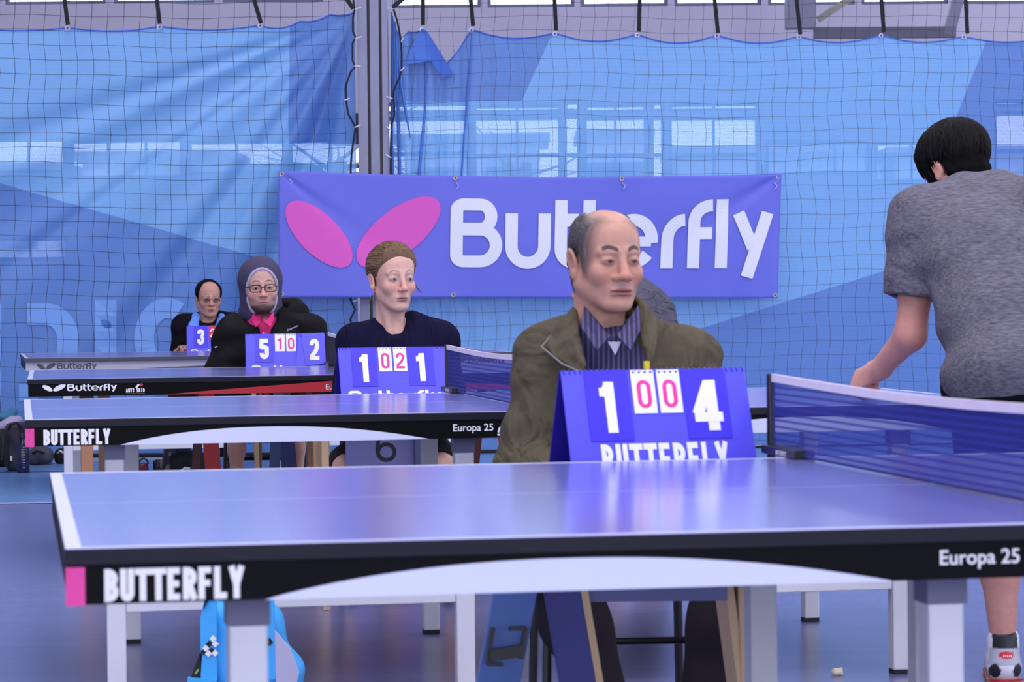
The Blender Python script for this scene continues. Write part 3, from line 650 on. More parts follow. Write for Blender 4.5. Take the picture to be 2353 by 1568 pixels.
def make_table(i, style, label):
    (x0, y0), yw = TABLES[i]; c = tworld(i, TL/2, TD/2)
    root = empty('table_tennis_table', c, R(yw), label, 'table', 'table tennis tables in a row')
    hx, hy = TL/2, TD/2
    def fr(a, b, z): return (a-hx, b-hy, z)
    edge = {'b': M_EDGE, 'r': M_EDGE, 'w': mat('table_edge_grey', rgb(72, 68, 86), .45)}[style]
    for h in (0, 1):
        a0, a1 = (0, hx-.002) if h == 0 else (hx+.002, TL)
        tp = MB().box(a0-hx, a1-hx, -hy, hy, AP1, TZ-.0012).build('table_top', edge, root, bevel=.002)
        MB().box(a0-hx, a1-hx, -hy, hy, TZ-.0012, TZ-.0004).build('playing_surface', M_TOP if style == 'b' else M_TOPB, tp)
        ln = MB(); e = .02
        ea = (a0, a0+e) if h == 0 else (a1-e, a1)
        ln.box(ea[0]-hx, ea[1]-hx, -hy, hy, TZ-.0005, TZ); MB
        q0, q1 = (a0+e, a1) if h == 0 else (a0, a1-e)
        ln.box(q0-hx, q1-hx, -hy, -hy+e, TZ-.0005, TZ).box(q0-hx, q1-hx, hy-e, hy, TZ-.0005, TZ)
        MB().box(q0-hx, q1-hx, -.0012, .0012, TZ-.0006, TZ-.0001).build('centre_line', M_CLINE, tp)
        ln.build('boundary_lines', M_LINE, tp)
        # apron frame below the top: four rails
        apm = {'b': M_BLACK, 'r': M_BLACK, 'w': M_GREYAP}[style]
        fb = .004 if style != 'w' else .03
        ap = MB().box(a0+.003-hx, a1-.003-hx, -hy+fb, -hy+fb+.03, AP0, AP1).build('apron', apm, root)
        MB().box(a0+.003-hx, a1-.003-hx, hy-fb-.03, hy-fb, AP0, AP1).build('apron', apm, root)
        MB().box(a0+.003-hx, a0+.033-hx, -hy+fb+.03, hy-fb-.03, AP0, AP1).build('apron', apm if style != 'w' else M_EDGE, root)
        MB().box(a1-.033-hx, a1-.003-hx, -hy+fb+.03, hy-fb-.03, AP0, AP1).build('apron', apm if style != 'w' else M_EDGE, root)
        yf = -hy+fb-.0012
        # mirrored for the right half: m(a) gives position along the half from its outer end
        def ma(a): return a-hx if h == 0 else hx-a
        def txt(a_left, name, width, bold, material, zz, fnx=None, shear=0, text='Europa 25'):
            me_ = text_mesh(text, width, lambda x, y: Vector((a_left+x, yf-.0008, zz+y)), bold, shear)
            o = obj(name, me_, material, ap); return o
        if style == 'b':
            t = MB(); n = 36; A, B = .245, 1.06
            top = []; bot = []
            for k in range(n+1):
                u = k/n; a = A+(B-A)*u; top.append((ma(a), AP0+.0415*(max(0, 1-abs(2*u**.94-1)**2.1)))); bot.append((ma(a), AP0))
            for k in range(n+1): top[k] = (top[k][0], max(AP0+.0002, top[k][1]))
            vs = [(x, yf, z) for x, z in top]+[(x, yf, z) for x, z in bot]
            t.add(vs, [(k, k+1, n+2+k, n+1+k) for k in range(n)]); t.build('white_arc', M_ARC, ap)
            pa = (ma(0), ma(.0235)); MB().box(min(pa), max(pa), yf-.0005, yf+.002, AP0-.001, AP1-.0015).build('pink_label', M_PINK, ap)
            lt = MB(); xl = ma(.047) if h == 0 else ma(.218)
            caps_line(lt, 'BUTTERFLY', lambda x, y: (xl+x, yf-.0006, AP0+.0028+y), .0405, .44, .2, .055, total=.171)
            lt.build('lettering', M_WHITE, ap)
            xe = ma(1.124) if h == 0 else ma(1.233+.05)
            txt(xe, 'model_lettering', .109, .012, M_WHITE, AP0+.0195)
            lg = MB(); lx = xe+.122
            letter_mesh(lg, [(arc(lx+.016, .022, .010, .010, -60, 230, 14), .005), ([(lx-.002, .008), (lx+.035, .008)], .005), ([(lx+.024, .030), (lx+.022, .044)], .006),
                             ([(lx, .014), (lx+.005, .028)], .0045), ([(lx+.009, .014), (lx+.014, .028)], .0045)], lambda x, y: (x, yf-.0006, AP0+y))
            lg.build('emblem', M_WHITE, ap)
        elif style == 'r':
            t = MB(); n = 30; A, B = .545, 1.366; vs = []
            for k in range(n+1):
                u = k/n; a = A+(B-A)*u; vs.append((ma(a), yf, AP0+.001+.0475*min(1, (1.16*u)**.92)))
            vs += [(ma(A+(B-A)*k/n), yf, AP0+.001) for k in range(n+1)]
            t.add(vs, [(k, k+1, n+2+k, n+1+k) for k in range(n)]); t.build('red_wedge', M_RED, ap)
            lt = MB(); k_ = .00036*.78; xl = ma(.055) if h == 0 else ma(.37)
            letter_mesh(lt, logo_wings()+logo_strokes(), lambda x, y: (xl+x*k_*.93, yf-.0006, AP0+.0495-y*k_*.93*.64+.008))
            lt.build('lettering', M_WHITE, ap)
            xs_ = ma(.388) if h == 0 else ma(.47)
            sk = MB(); caps_line(sk, 'ANTI SKID', lambda x, y: (xs_+x, yf-.0006, AP0+.012+y), .016, .44, .2, .07, total=.075)
            sk.build('small_lettering', M_WHITE, ap)
            MB().box(xs_, xs_+.075, yf-.0006, yf, AP0+.006, AP0+.0085).build('underline', M_RED, ap)
            sw = MB(); letter_mesh(sw, [([(xs_+.040, .03), (xs_+.052, .044)], .008)], lambda x, y: (x, yf-.0006, AP0+y)); sw.build('emblem', M_WHITE, ap)
            dt = MB(); letter_mesh(dt, [('poly', ellipse_poly(xs_+.062, .042, .006, .006, 0, 14))], lambda x, y: (x, yf-.0006, AP0+y)); dt.build('emblem_dot', M_RED, ap)
            txt(ma(1.19) if h == 0 else ma(1.31), 'model_lettering', .125, .002, M_WHITE, AP0+.012)
        else:
            lt = MB(); k_ = .00029; xl = ma(.06) if h == 0 else ma(.37)
            letter_mesh(lt, logo_wings()+logo_strokes(), lambda x, y: (xl+x*k_, yf-.0006, AP0+.046-y*k_*.72+.006))
            lt.build('lettering', M_DGREY, ap)
            t = MB(); A, B = .55, 1.36
            t.add([(ma(A), yf, AP0+.002), (ma(B), yf, AP0+.028), (ma(B), yf, AP0+.002)], [(0, 1, 2)]); t.build('grey_wedge', M_DGREY, ap)
        # legs: bracket with the top's shade in its colour, square leg, rubber foot
        lm_, bm_ = (M_TAN, M_TAND) if style == 'r' else (M_STEEL, M_BRKT_SHADE)
        lw = .05
        for a, b in ((.208, .115), (1.147, .115), (.30, 1.36), (1.24, 1.36)):
            if h == 1: a = TL-a-lw+.1*(1 if b > 1 else -1) - (.1*(1 if b > 1 else -1) if False else 0)
            p = fr(a, b, 0)
            lg_ = MB().box(p[0], p[0]+lw, p[1], p[1]+lw, .012, .648).build('leg', lm_, root, bevel=.004)
            MB().box(p[0]+.001, p[0]+lw-.001, p[1]+.001, p[1]+lw-.001, 0, .0125).build('foot', M_RUBBER, lg_)
            MB().box(p[0]-.003, p[0]+lw+.003, p[1]-.004, p[1]+lw+.004, .645, AP0).build('shaded_bracket', bm_, lg_)
        a0_, a1_ = (.208, 1.147) if h == 0 else (TL-1.147-lw-.1, TL-.208-lw-.1)
        bp = MB().box(a0_+lw-hx, a1_-hx, .115+.008-hy, .115+.042-hy, .238, .275).build('lower_rail', lm_, root, bevel=.003)
        a0_, a1_ = (.30, 1.24) if h == 0 else (TL-1.24-lw+.1, TL-.30-lw+.1)
        if i != 1: MB().box(a0_+lw-hx, a1_-hx, 1.36+.008-hy, 1.36+.042-hy, .238, .275).build('lower_rail', lm_, root, bevel=.003)
    return root
def make_net(i, label, meshm):
    (x0, y0), yw = TABLES[i]; c = tworld(i, TL/2, TD/2, TZ); root = empty('table_net', c, R(yw), label, 'net', 'nets clamped to the tables')
    hb = TD/2+.1525; n = 24
    def sag(t): return -.012*math.sin(math.pi*t)
    vs = []; 
    for k in range(n+1):
        t = k/n; b = -hb+.012+(2*hb-.024)*t; w = .002*math.sin(9*t)
        vs += [(w, b, .0045), (w, b, .140+sag(t))]
    t_ = MB().add(vs, [(2*k, 2*k+1, 2*k+3, 2*k+2) for k in range(n)]); t_.build('mesh_panel', meshm, root)
    tv = []
    for k in range(n+1):
        t = k/n; b = -hb+.012+(2*hb-.024)*t; s = sag(t); w = .002*math.sin(9*t)
        tv += [(w-.003, b, .1375+s), (w-.003, b, .1525+s), (w+.003, b, .1525+s), (w+.003, b, .1375+s)]
    fs = []
    for k in range(n):
        for j in range(4): fs.append((4*k+j, 4*k+(j+1) % 4, 4*k+4+(j+1) % 4, 4*k+4+j))
    MB().add(tv, fs).build('top_tape', M_TAPE, root)
    MB().tube([(0, -hb+.012, .005), (0, hb-.012, .005)], .0028, 5).build('bottom_cord', mat('net_cord_navy', rgb(30, 36, 120), .7), root)
    for s in (-1, 1):
        ps = MB().box(-.006, .006, s*hb-.011, s*hb+.011, -.02, .153).build('post', M_BLK_PLASTIC, root, bevel=.003)
        y0_, y1_ = sorted((s*hb, s*(TD/2-.07)))
        cl_ = MB().box(-.02, .02, y0_, y1_, .0005, .016).box(-.018, .018, y0_, y1_, -.075, -.0725).build('clamp', M_BLK_PLASTIC, root, bevel=.003)
        MB().tube([(0, s*(TD/2+.03), -.10), (0, s*(TD/2+.03), -.072)], .012, 10).build('clamp_screw', M_BLKMETAL, cl_)
        lb = MB(); caps_line(lb, 'BUTTERFLY', lambda x, y: (-.0206, s*(TD/2+.05)+x*-1, .003+y), .009, .44, .2, .07, total=.07); lb.build('clamp_lettering', M_WHITE, cl_)
    return root
TAB = [make_table(0, 'b', 'nearest blue table with pink corner label and white arc, in the foreground'),
       make_table(1, 'b', 'second blue table from the camera with pink corner label, before the woman'),
       make_table(2, 'r', 'table with a red wedge on its black apron, before the hooded man'),
       make_table(3, 'w', 'farthest table with a pale grey apron, before the man with the scarf')]
M_NETK = mat('table_net_black', rgb(26, 26, 34), .8)
NETS = [make_net(0, 'blue net with white tape on the nearest table, at the right', M_NETM), make_net(1, 'blue net with white tape on the second table, beside the woman', M_NETM),
        make_net(2, 'black net with white tape on the red-striped table', M_NETK), make_net(3, 'net on the farthest table, behind the hooded man', M_NETK)]
# ---------------------------------------------------------------- soft-body modelling: smooth unions sampled on a grid, then meshed
class Field:
    def __init__(s, xs, ys, zs):
        s.xs, s.ys, s.zs = [np.asarray(a, np.float32) for a in (xs, ys, zs)]
        s.d = np.full((len(xs), len(ys), len(zs)), .5, np.float32)
    def sl(s, lo, hi):
        r = []
        for a, l, h in zip((s.xs, s.ys, s.zs), lo, hi):
            i0 = max(0, int(np.searchsorted(a, l))-2); i1 = min(len(a), int(np.searchsorted(a, h))+2); r.append(slice(i0, max(i1, i0)))
        return tuple(r)
    def grid(s, sl): return s.xs[sl[0]][:, None, None], s.ys[sl[1]][None, :, None], s.zs[sl[2]][None, None, :]
    def put(s, fn, lo, hi, k=.01, cut=False):
        sl = s.sl(lo, hi); X, Y, Z = s.grid(sl)
        if min(len(X), Y.shape[1], Z.shape[2]) == 0: return s
        v = fn(X, Y, Z).astype(np.float32); d = s.d[sl]
        if cut:
            v = -v; h = np.clip(.5-.5*(d-v)/k, 0, 1); s.d[sl] = d+(v-d)*h+k*h*(1-h)
        else:
            h = np.clip(.5+.5*(d-v)/k, 0, 1); s.d[sl] = d+(v-d)*h-k*h*(1-h)
        return s
    def ell(s, c, r, k=.01, cut=False, rot=None):
        c = Vector(c); m = max(r)+k*1.2+.012
        Rm = None if rot is None else np.array(rot.to_3x3().transposed())
        def fn(X, Y, Z):
            x, y, z = X-c.x, Y-c.y, Z-c.z
            if Rm is not None: x, y, z = [Rm[i, 0]*x+Rm[i, 1]*y+Rm[i, 2]*z for i in range(3)]
            k0 = np.sqrt((x/r[0])**2+(y/r[1])**2+(z/r[2])**2); k1 = np.sqrt((x/r[0]**2)**2+(y/r[1]**2)**2+(z/r[2]**2)**2)+1e-6
            return k0*(k0-1)/k1
        return s.put(fn, (c.x-m, c.y-m, c.z-m), (c.x+m, c.y+m, c.z+m), k, cut)
    def cone(s, a, b, r1, r2, k=.01, cut=False, flat=None):
        """round cone; flat=(axis vector, factor) squashes it along an axis"""
        a, b = Vector(a), Vector(b); m = max(r1, r2)*(1 if flat is None else 1.0)+k*1.2+.012; ba = b-a; L2 = ba.dot(ba)+1e-12
        def fn(X, Y, Z):
            x, y, z = X-a.x, Y-a.y, Z-a.z
            h = np.clip((x*ba.x+y*ba.y+z*ba.z)/L2, 0, 1); x, y, z = x-ba.x*h, y-ba.y*h, z-ba.z*h
            if flat is not None:
                n, f = Vector(flat[0]).normalized(), flat[1]; q = (x*n.x+y*n.y+z*n.z)*(1/f-1); x, y, z = x+n.x*q, y+n.y*q, z+n.z*q
            return np.sqrt(x*x+y*y+z*z)-(r1+(r2-r1)*h)
        return s.put(fn, [min(a[i], b[i])-m for i in range(3)], [max(a[i], b[i])+m for i in range(3)], k, cut)
    def chain(s, pts, rs, k=.01, cut=False, flat=None):
        for i in range(len(pts)-1): s.cone(pts[i], pts[i+1], rs[i], rs[i+1], k, cut, flat)
        return s
    def rbox(s, c, hs, r, k=.01, cut=False, rot=None):
        c = Vector(c); m = math.sqrt(sum(h*h for h in hs))+k*1.2+.012; Rm = None if rot is None else np.array(rot.to_3x3().transposed())
        def fn(X, Y, Z):
            x, y, z = X-c.x, Y-c.y, Z-c.z
            if Rm is not None: x, y, z = [Rm[i, 0]*x+Rm[i, 1]*y+Rm[i, 2]*z for i in range(3)]
            x, y, z = abs(x)-hs[0]+r, abs(y)-hs[1]+r, abs(z)-hs[2]+r
            return np.sqrt(np.maximum(x, 0)**2+np.maximum(y, 0)**2+np.maximum(z, 0)**2)+np.minimum(np.maximum(np.maximum(x, y), z), 0)-r
        return s.put(fn, (c.x-m, c.y-m, c.z-m), (c.x+m, c.y+m, c.z+m), k, cut)
    def warp(s, fn):
        X, Y, Z = s.grid((slice(None),)*3); s.d = s.d+fn(X, Y, Z).astype(np.float32); return s
    def copy(s):
        f = Field.__new__(Field); f.xs, f.ys, f.zs = s.xs, s.ys, s.zs; f.d = s.d.copy(); return f
    def mesh(s, smooth=1):
        d = s.d.copy()
        for ax in range(3):     # close at the grid border
            idx = [slice(None)]*3; idx[ax] = 0; d[tuple(idx)] = np.maximum(d[tuple(idx)], 1e-3); idx[ax] = -1; d[tuple(idx)] = np.maximum(d[tuple(idx)], 1e-3)
        n = d < 0; nx, ny, nz = d.shape
        cnt = np.zeros((nx-1, ny-1, nz-1), np.int8)
        for a in (0, 1):
            for b in (0, 1):
                for c in (0, 1): cnt += n[a:nx-1+a, b:ny-1+b, c:nz-1+c]
        act = (cnt > 0) & (cnt < 8); I, J, K = np.nonzero(act); idx = np.full(act.shape, -1, np.int64); idx[I, J, K] = np.arange(len(I))
        acc = np.zeros((len(I), 3)); w = np.zeros(len(I)); crd = (s.xs.astype(float), s.ys.astype(float), s.zs.astype(float))
        co = [(a, b, c) for a in (0, 1) for b in (0, 1) for c in (0, 1)]
        for p in co:
            for ax in range(3):
                if p[ax]: continue
                q = list(p); q[ax] = 1
                d0 = d[I+p[0], J+p[1], K+p[2]]; d1 = d[I+q[0], J+q[1], K+q[2]]; m = (d0 < 0) != (d1 < 0)
                t = np.where(m, d0/(d0-d1+(~m)), 0)
                P = [crd[0][I+p[0]], crd[1][J+p[1]], crd[2][K+p[2]]]; Q = [crd[0][I+q[0]], crd[1][J+q[1]], crd[2][K+q[2]]]
                for a in range(3): acc[:, a] += np.where(m, P[a]+(Q[a]-P[a])*t, 0)
                w += m
        V = acc/w[:, None]; faces = []
        # x edges
        for ax in range(3):
            o = [a for a in range(3) if a != ax]
            sh = [slice(0, s_) for s_ in n.shape]; A = [slice(None)]*3; B = [slice(None)]*3
            A[ax] = slice(0, -1); B[ax] = slice(1, None)
            for q in o: A[q] = slice(1, -1); B[q] = slice(1, -1)
            x = n[tuple(A)] != n[tuple(B)]; E = np.nonzero(x); e = [E[0].copy(), E[1].copy(), E[2].copy()]
            for q in o: e[q] = e[q]+1
            sg = n[e[0], e[1], e[2]]
            def cell(du, dv):
                c = [e[0], e[1], e[2]]; c[o[0]] = c[o[0]]+du; c[o[1]] = c[o[1]]+dv; return idx[c[0], c[1], c[2]]
            qd = np.stack([cell(-1, -1), cell(0, -1), cell(0, 0), cell(-1, 0)], 1)
            flip = sg if ax != 1 else ~sg
            qd[~flip] = qd[~flip][:, ::-1]
            faces.append(qd)
        Fq = np.concatenate(faces)
        for _ in range(smooth):
            S = np.zeros_like(V); cn = np.zeros(len(V))
            for a in range(4):
                b = (a+1) % 4
                for u, v in ((a, b), (b, a)): np.add.at(S, Fq[:, u], V[Fq[:, v]]); np.add.at(cn, Fq[:, u], 1)
            V = V*.5+.5*S/np.maximum(cn, 1)[:, None]
        return V, Fq
def field_obj(name, V, Fq, m, parent=None, colors=None):
    me = bpy.data.meshes.new(name)
    me.vertices.add(len(V)); me.vertices.foreach_set('co', V.astype(np.float32).ravel())
    me.loops.add(len(Fq)*4); me.loops.foreach_set('vertex_index', Fq.astype(np.int32).ravel())
    me.polygons.add(len(Fq)); me.polygons.foreach_set('loop_start', np.arange(0, len(Fq)*4, 4, dtype=np.int32)); me.polygons.foreach_set('loop_total', np.full(len(Fq), 4, np.int32))
    me.update(calc_edges=True); me.validate()
    if colors is not None:
        a = me.color_attributes.new('Col', 'FLOAT_COLOR', 'POINT'); c = np.ones((len(V), 4), np.float32); c[:, :3] = colors; a.data.foreach_set('color', c.ravel())
    return obj(name, me, m, parent, smooth=True)
def ax(lo, hi, step): return np.arange(lo, hi+step, step)
def lin(c): return np.array(c[:3])
# ---------------------------------------------------------------- scoreboards
M_SB = mat('scoreboard_blue', rgb(88, 84, 236), .35, spec=.4); M_SBD = mat('scoreboard_card_blue', rgb(60, 44, 226), .35); M_SBIN = mat('scoreboard_back_blue', rgb(36, 26, 150), .5)
M_CARD = mat('score_card_white', rgb(244, 244, 246), .4); M_DIG = mat('digit_magenta', rgb(238, 44, 150), .5); M_REDCARD = mat('score_card_red', rgb(214, 26, 60), .4)
M_WIRE = mat('spiral_binding_blue', rgb(48, 44, 190), .3, metal=.4)
def scoreboard(loc, yaw, label, sets, pts, W=.375, word='BUTTERFLY', extra=None, cards=True):
    root = empty('scoreboard', loc, yaw, label, 'scoreboard', 'flip scoreboards on the umpire desks')
    Hh, dp = .208, .072; th = .004
    def face(u, v, off=0.0):     # u across 0..1, v down 0..1 of the front panel
        y = -dp*v; z = Hh*(1-v); n = Vector((0, -Hh, -dp)).normalized(); n = Vector((0, -Hh, dp)).normalized()
        return Vector(((u-.5)*W, y, z))+n*off
    def slab(u0, u1, v0, v1, o0, o1, nm, m_, par, sk=0):
        vs = [face(u+sk*v*0, v, o) for o in (o0, o1) for u, v in ((u0, v0), (u1, v0), (u1, v1), (u0, v1))]
        return MB().add(vs, [(0, 1, 2, 3), (7, 6, 5, 4), (0, 4, 5, 1), (1, 5, 6, 2), (2, 6, 7, 3), (3, 7, 4, 0)]).build(nm, m_, par)
    slab(0, 1, 0, 1, 0, th, 'front_panel', M_SB, root)
    bk = [(-W/2, .003, Hh), (W/2, .003, Hh), (W/2, dp+.012, 0), (-W/2, dp+.012, 0)]
    MB().add([Vector(p) for p in bk]+[Vector(p)+Vector((0, .004, .001)) for p in bk], [(0, 1, 2, 3), (7, 6, 5, 4), (0, 4, 5, 1), (1, 5, 6, 2), (2, 6, 7, 3), (3, 7, 4, 0)]).build('back_panel', M_SBIN, root)
    MB().box(-W/2, W/2, -dp, dp+.012, .0, .003).build('base_panel', M_SBIN, root)
    wire = MB()
    for k in range(34):
        x = -W/2+W*(k+.5)/34; wire.tube([(x, .006*math.cos(a)-.001, Hh-.003+.006*math.sin(a)) for a in [q*math.pi/4 for q in range(9)]], .0011, 4, False)
    wire.build('spiral_binding', M_WIRE, root)
    nr = (0, -.00025, 0)
    def put(ch, u0, u1, v0, v1, off, m_, par, fn_=digit, s=.17):
        t = MB(); letter_mesh(t, fn_(ch, .46, s), lambda a, b: face(u0+(u1-u0)*a/.46, v1-(v1-v0)*b, off), nr); t.build('digit', m_, par)
    for (u0, u1, ch, skew) in ((.119, .351, sets[0], 0), (.646, .884, sets[1], 0)):
        c = slab(u0, u1, .006, .64, th+.0006, th+.0022, 'set_card', M_SBD, root); um = (u0+u1)/2
        put(ch, um-.062 if ch != '4' else um-.075, um+.055 if ch != '4' else um+.07, .11, .57, th+.003, M_CARD, c, s=.2)
    cm, dm = (M_CARD, M_DIG) if cards else (M_REDCARD, M_CARD)
    for (u0, u1, ch) in ((.369, .493, pts[0]), (.510, .632, pts[1])):
        c = slab(u0, u1, .006, .40, th+.0006, th+.0022, 'point_card', cm, root); um = (u0+u1)/2
        put(ch, um-.038, um+.038, .098, .352, th+.003, dm, c, s=.13)
        hl = MB()
        for q in range(4):
            uq = u0+(u1-u0)*(q+.5)/4; vs = [face(uq-.006, .018, th+.0026), face(uq+.006, .018, th+.0026), face(uq+.006, .036, th+.0026), face(uq-.006, .036, th+.0026)]; hl.add(vs, [(0, 1, 2, 3)])
        hl.build('punch_holes', M_SBD, c)
    wd_ = MB()
    if word == 'BUTTERFLY': caps_line(wd_, word, lambda x, y: face(.165+x/W, .66+(.30-y/W*W/.208)*1.0 if False else .965-y/Hh*1.06, th+.001), .058, .46, .19, .1, total=.255, nrm=nr)
    else: letter_mesh(wd_, logo_strokes(), lambda x, y: face(.02+.88*(x-390)/760+.05, .70+.26*(y-50)/190, th+.001), nr)
    wd_.build('lettering', M_CARD, root)
    if extra: extra(root, face, slab, put, th)
    return root
def loose_cards(root, face, slab, put, th):
    c = MB().add([face(.30, .02, th+.006), face(.10, .02, th+.006)], []); 
    q = [face(u, v, o) for o in (th+.010, th+.012) for u, v in ((.70, .02), (.985, .0), (1.0, .70), (.745, .74))]
    cd = MB().add(q, [(0, 1, 2, 3), (7, 6, 5, 4), (0, 4, 5, 1), (1, 5, 6, 2), (2, 6, 7, 3), (3, 7, 4, 0)]).build('loose_card', M_SB, root)
    put('2', .80, .92, .14, .62, th+.0128, M_CARD, cd, s=.2)
    q = [face(u, v, o) for o in (th+.006, th+.008) for u, v in ((.66, .1), (.86, .1), (.93, .92), (.62, .86))]
    MB().add(q, [(0, 1, 2, 3), (7, 6, 5, 4), (0, 4, 5, 1), (1, 5, 6, 2), (2, 6, 7, 3), (3, 7, 4, 0)]).build('loose_card', M_SB, root)
def sb_place(px, py, Y):   # ridge centre at a pixel, ridge height fixed by the board
    p = at(px, py, Y); return (p.x, p.y, p.z-.208)
DESK_Z = []
def sbspec(pxc, pytop, Y, yaw, *a, **k):
    l = sb_place(pxc, pytop, Y); DESK_Z.append(l); return scoreboard(l, R(yaw), *a, **k)
sbspec(1500, 851, 5.24, 17, 'scoreboard reading 1 00 4 before the man in the olive jacket', '14', '00')
sbspec(899, 799, 9.38, 14, 'scoreboard reading 1 02 1 before the woman in the navy shirt', '11', '02', word='logo')
sbspec(655, 768, 12.86, 8, 'scoreboard reading 5 10 2 with loose cards, before the hooded man', '52', '10', word='logo', extra=loose_cards)
sbspec(498, 749, 17.1, 6, 'scoreboard reading 3 with a red card, half hidden by the hooded man', '31', '23', word='logo', cards=False)
# ---------------------------------------------------------------- umpire desks
M_PLANKL = mat('plank_light_blue', rgb(74, 108, 178), .45, noise=.04, nscale=10); M_PLANKD = mat('plank_dark_blue', rgb(40, 46, 128), .45, noise=.04, nscale=10)
M_WOOD = mat('plywood_edge', rgb(206, 176, 140), .55, noise=.08, nscale=14, stretch=(1, 1, .1)); M_DTOP = mat('desk_top_grey', rgb(104, 106, 150), .5)
M_NUM = mat('number_board_grey', rgb(104, 108, 158), .6); M_NUMB = mat('number_black', rgb(26, 24, 38), .6); M_DRED = mat('plank_red', rgb(186, 26, 30), .45); M_DDRED = mat('plank_dark_red', rgb(66, 10, 20), .5)
M_NAVYP = mat('plank_navy', rgb(42, 50, 104), .5); M_SLATE = mat('plank_slate', rgb(64, 78, 124), .5)
def plank(root, p, q, w, t, m_, wood=None, name='leg', yaw=0):
    d = Vector((math.sin(yaw), math.cos(yaw), 0)); rm = root.matrix_basis.inverted()
    p, q = rm @ Vector(p), rm @ Vector(q); o = MB().bar(p, q, w, t, d).build(name, m_, root, bevel=.002)
    if wood:
        off = Vector((1, 0, 0))*(w/2+.007)*wood
        MB().bar(p+off, q+off, .014, t+.012, d).build('wooden_edge', M_WOOD, o)
    return o
def lerp_to_floor(a, b):
    a, b = Vector(a), Vector(b); t = (a.z-.002)/(a.z-b.z); return a+(b-a)*t
def lift(a, b, z):
    a, b = Vector(a), Vector(b); t = (a.z-z)/(a.z-b.z); return a+(b-a)*t
# desk 1
s0 = DESK_Z[0]; D1 = empty('umpire_desk', (s0[0], s0[1]+.1, 0), R(12), 'blue folding umpire desk with plank legs, before the man in the olive jacket', 'desk', 'umpire desks')
zt = s0[2]-.001
MB().box(-.30, .30, -.2, .2, zt-.02, zt).build('desk_top', M_DTOP, D1, bevel=.004)
Yf = s0[1]-.04
for (a, b, w, m_, wd_, dy) in (((1184, 1360), (1145, 1568), .082, M_PLANKL, None, 0), ((1292, 1360), (1327, 1568), .07, M_PLANKD, 1, .02)):
    p, q = at(a[0], a[1], Yf+dy), at(b[0], b[1], Yf+dy); tp_ = lift(p, q, zt-.021); bt = lerp_to_floor(p, q); plank(D1, tp_, bt, w, .02, m_, wd_, yaw=R(6))
for (a, b, w) in (((1668, 1385), (1692, 1568), .02), ((1692, 1385), (1698, 1568), .014)):
    p, q = at(a[0], a[1], Yf+.28), at(b[0], b[1], Yf+.28); plank(D1, lift(p, q, zt-.021), lerp_to_floor(p, q), w, .08, M_WOOD, None)
rm = D1.matrix_basis.inverted()
pA, pB = at(1352, 1384, Yf+.03), at(1672, 1382, Yf+.03)
fpn = MB(); fv = [rm @ Vector(v) for v in ((pA.x, pA.y, pA.z), (pB.x, pB.y, pA.z), (pB.x, pB.y, zt-.021), (pA.x, pA.y, zt-.021))]; fv += [v+Vector((0, .012, 0)) for v in fv]
fpn.add(fv, [(0, 1, 2, 3), (7, 6, 5, 4), (0, 4, 5, 1), (1, 5, 6, 2), (2, 6, 7, 3), (3, 7, 4, 0)]).build('front_board', M_NUM, D1)
# latch on the light-blue plank
la = rm @ at(1152, 1500, Yf-.02); lt_ = MB()
lt_.bar(la+Vector((-.026, -.012, -.004)), la+Vector((.036, -.012, .004)), .022, .014, (0, 1, 0)); lt_.bar(la+Vector((-.03, -.01, -.02)), la+Vector((-.018, -.01, .05)), .008, .01, (0, 1, 0)).bar(la+Vector((.036, -.01, -.012)), la+Vector((.046, -.01, .046)), .008, .01, (0, 1, 0))
lt_.bar(la+Vector((-.03, -.01, -.02)), la+Vector((.0, -.01, -.022)), .007, .01, (0, 1, 0)).bar(la+Vector((.014, -.01, .046)), la+Vector((.046, -.01, .046)), .008, .01, (0, 1, 0)).build('latch', M_BLK_PLASTIC, D1)
# desk 2 with the 6
s0 = DESK_Z[1]; D2 = empty('umpire_desk', (s0[0], s0[1]+.12, 0), R(8), 'grey umpire desk with a large number 6, before the woman', 'desk', 'umpire desks')
rm = D2.matrix_basis.inverted(); zt = s0[2]-.001
MB().box(-.27, .27, -.2, .2, zt-.02, zt).build('desk_top', M_DTOP, D2, bevel=.004)
Yf = s0[1]-.04
p0, p1 = rm @ at(795, 1080, Yf), rm @ at(955, 1080, Yf)
MB().box(p0.x, p1.x, p0.y, p0.y+.015, .30, zt-.021).build('number_board', M_NUM, D2)
p2 = rm @ at(996, 1080, Yf+.12)
sv = [(p1.x, p1.y+.002, .3), (p2.x, p2.y, .3), (p2.x, p2.y, zt-.021), (p1.x, p1.y+.002, zt-.021)]; sv = [Vector(v) for v in sv]+[Vector(v)+Vector((-.004, .015, 0)) for v in sv]
MB().add(sv, [(0, 1, 2, 3), (7, 6, 5, 4), (0, 4, 5, 1), (1, 5, 6, 2), (2, 6, 7, 3), (3, 7, 4, 0)]).build('side_board', mat('side_board_slate', rgb(66, 76, 112), .6), D2)
six = MB(); sc_ = Yf/F_PX
c6 = rm @ at(889, 1040, Yf-.002)
letter_mesh(six, [(arc(0, 0, 19*sc_, 18*sc_, 0, 360, 28), 8.5*sc_), ([(-20*sc_, -4*sc_)]+[(-21*sc_, 12*sc_), (-17*sc_, 30*sc_), (-2*sc_, 46*sc_), (14*sc_, 52*sc_)], 8*sc_)], lambda x, y: (c6.x+x, p0.y-.0015, c6.z+y))
six.build('number_lettering', M_NUMB, D2)
for x in (-.25, .25):
    for y in (-.14, .17): MB().box(x-.012, x+.012, y-.012, y+.012, .001, zt-.021).build('leg', M_WOOD, D2)
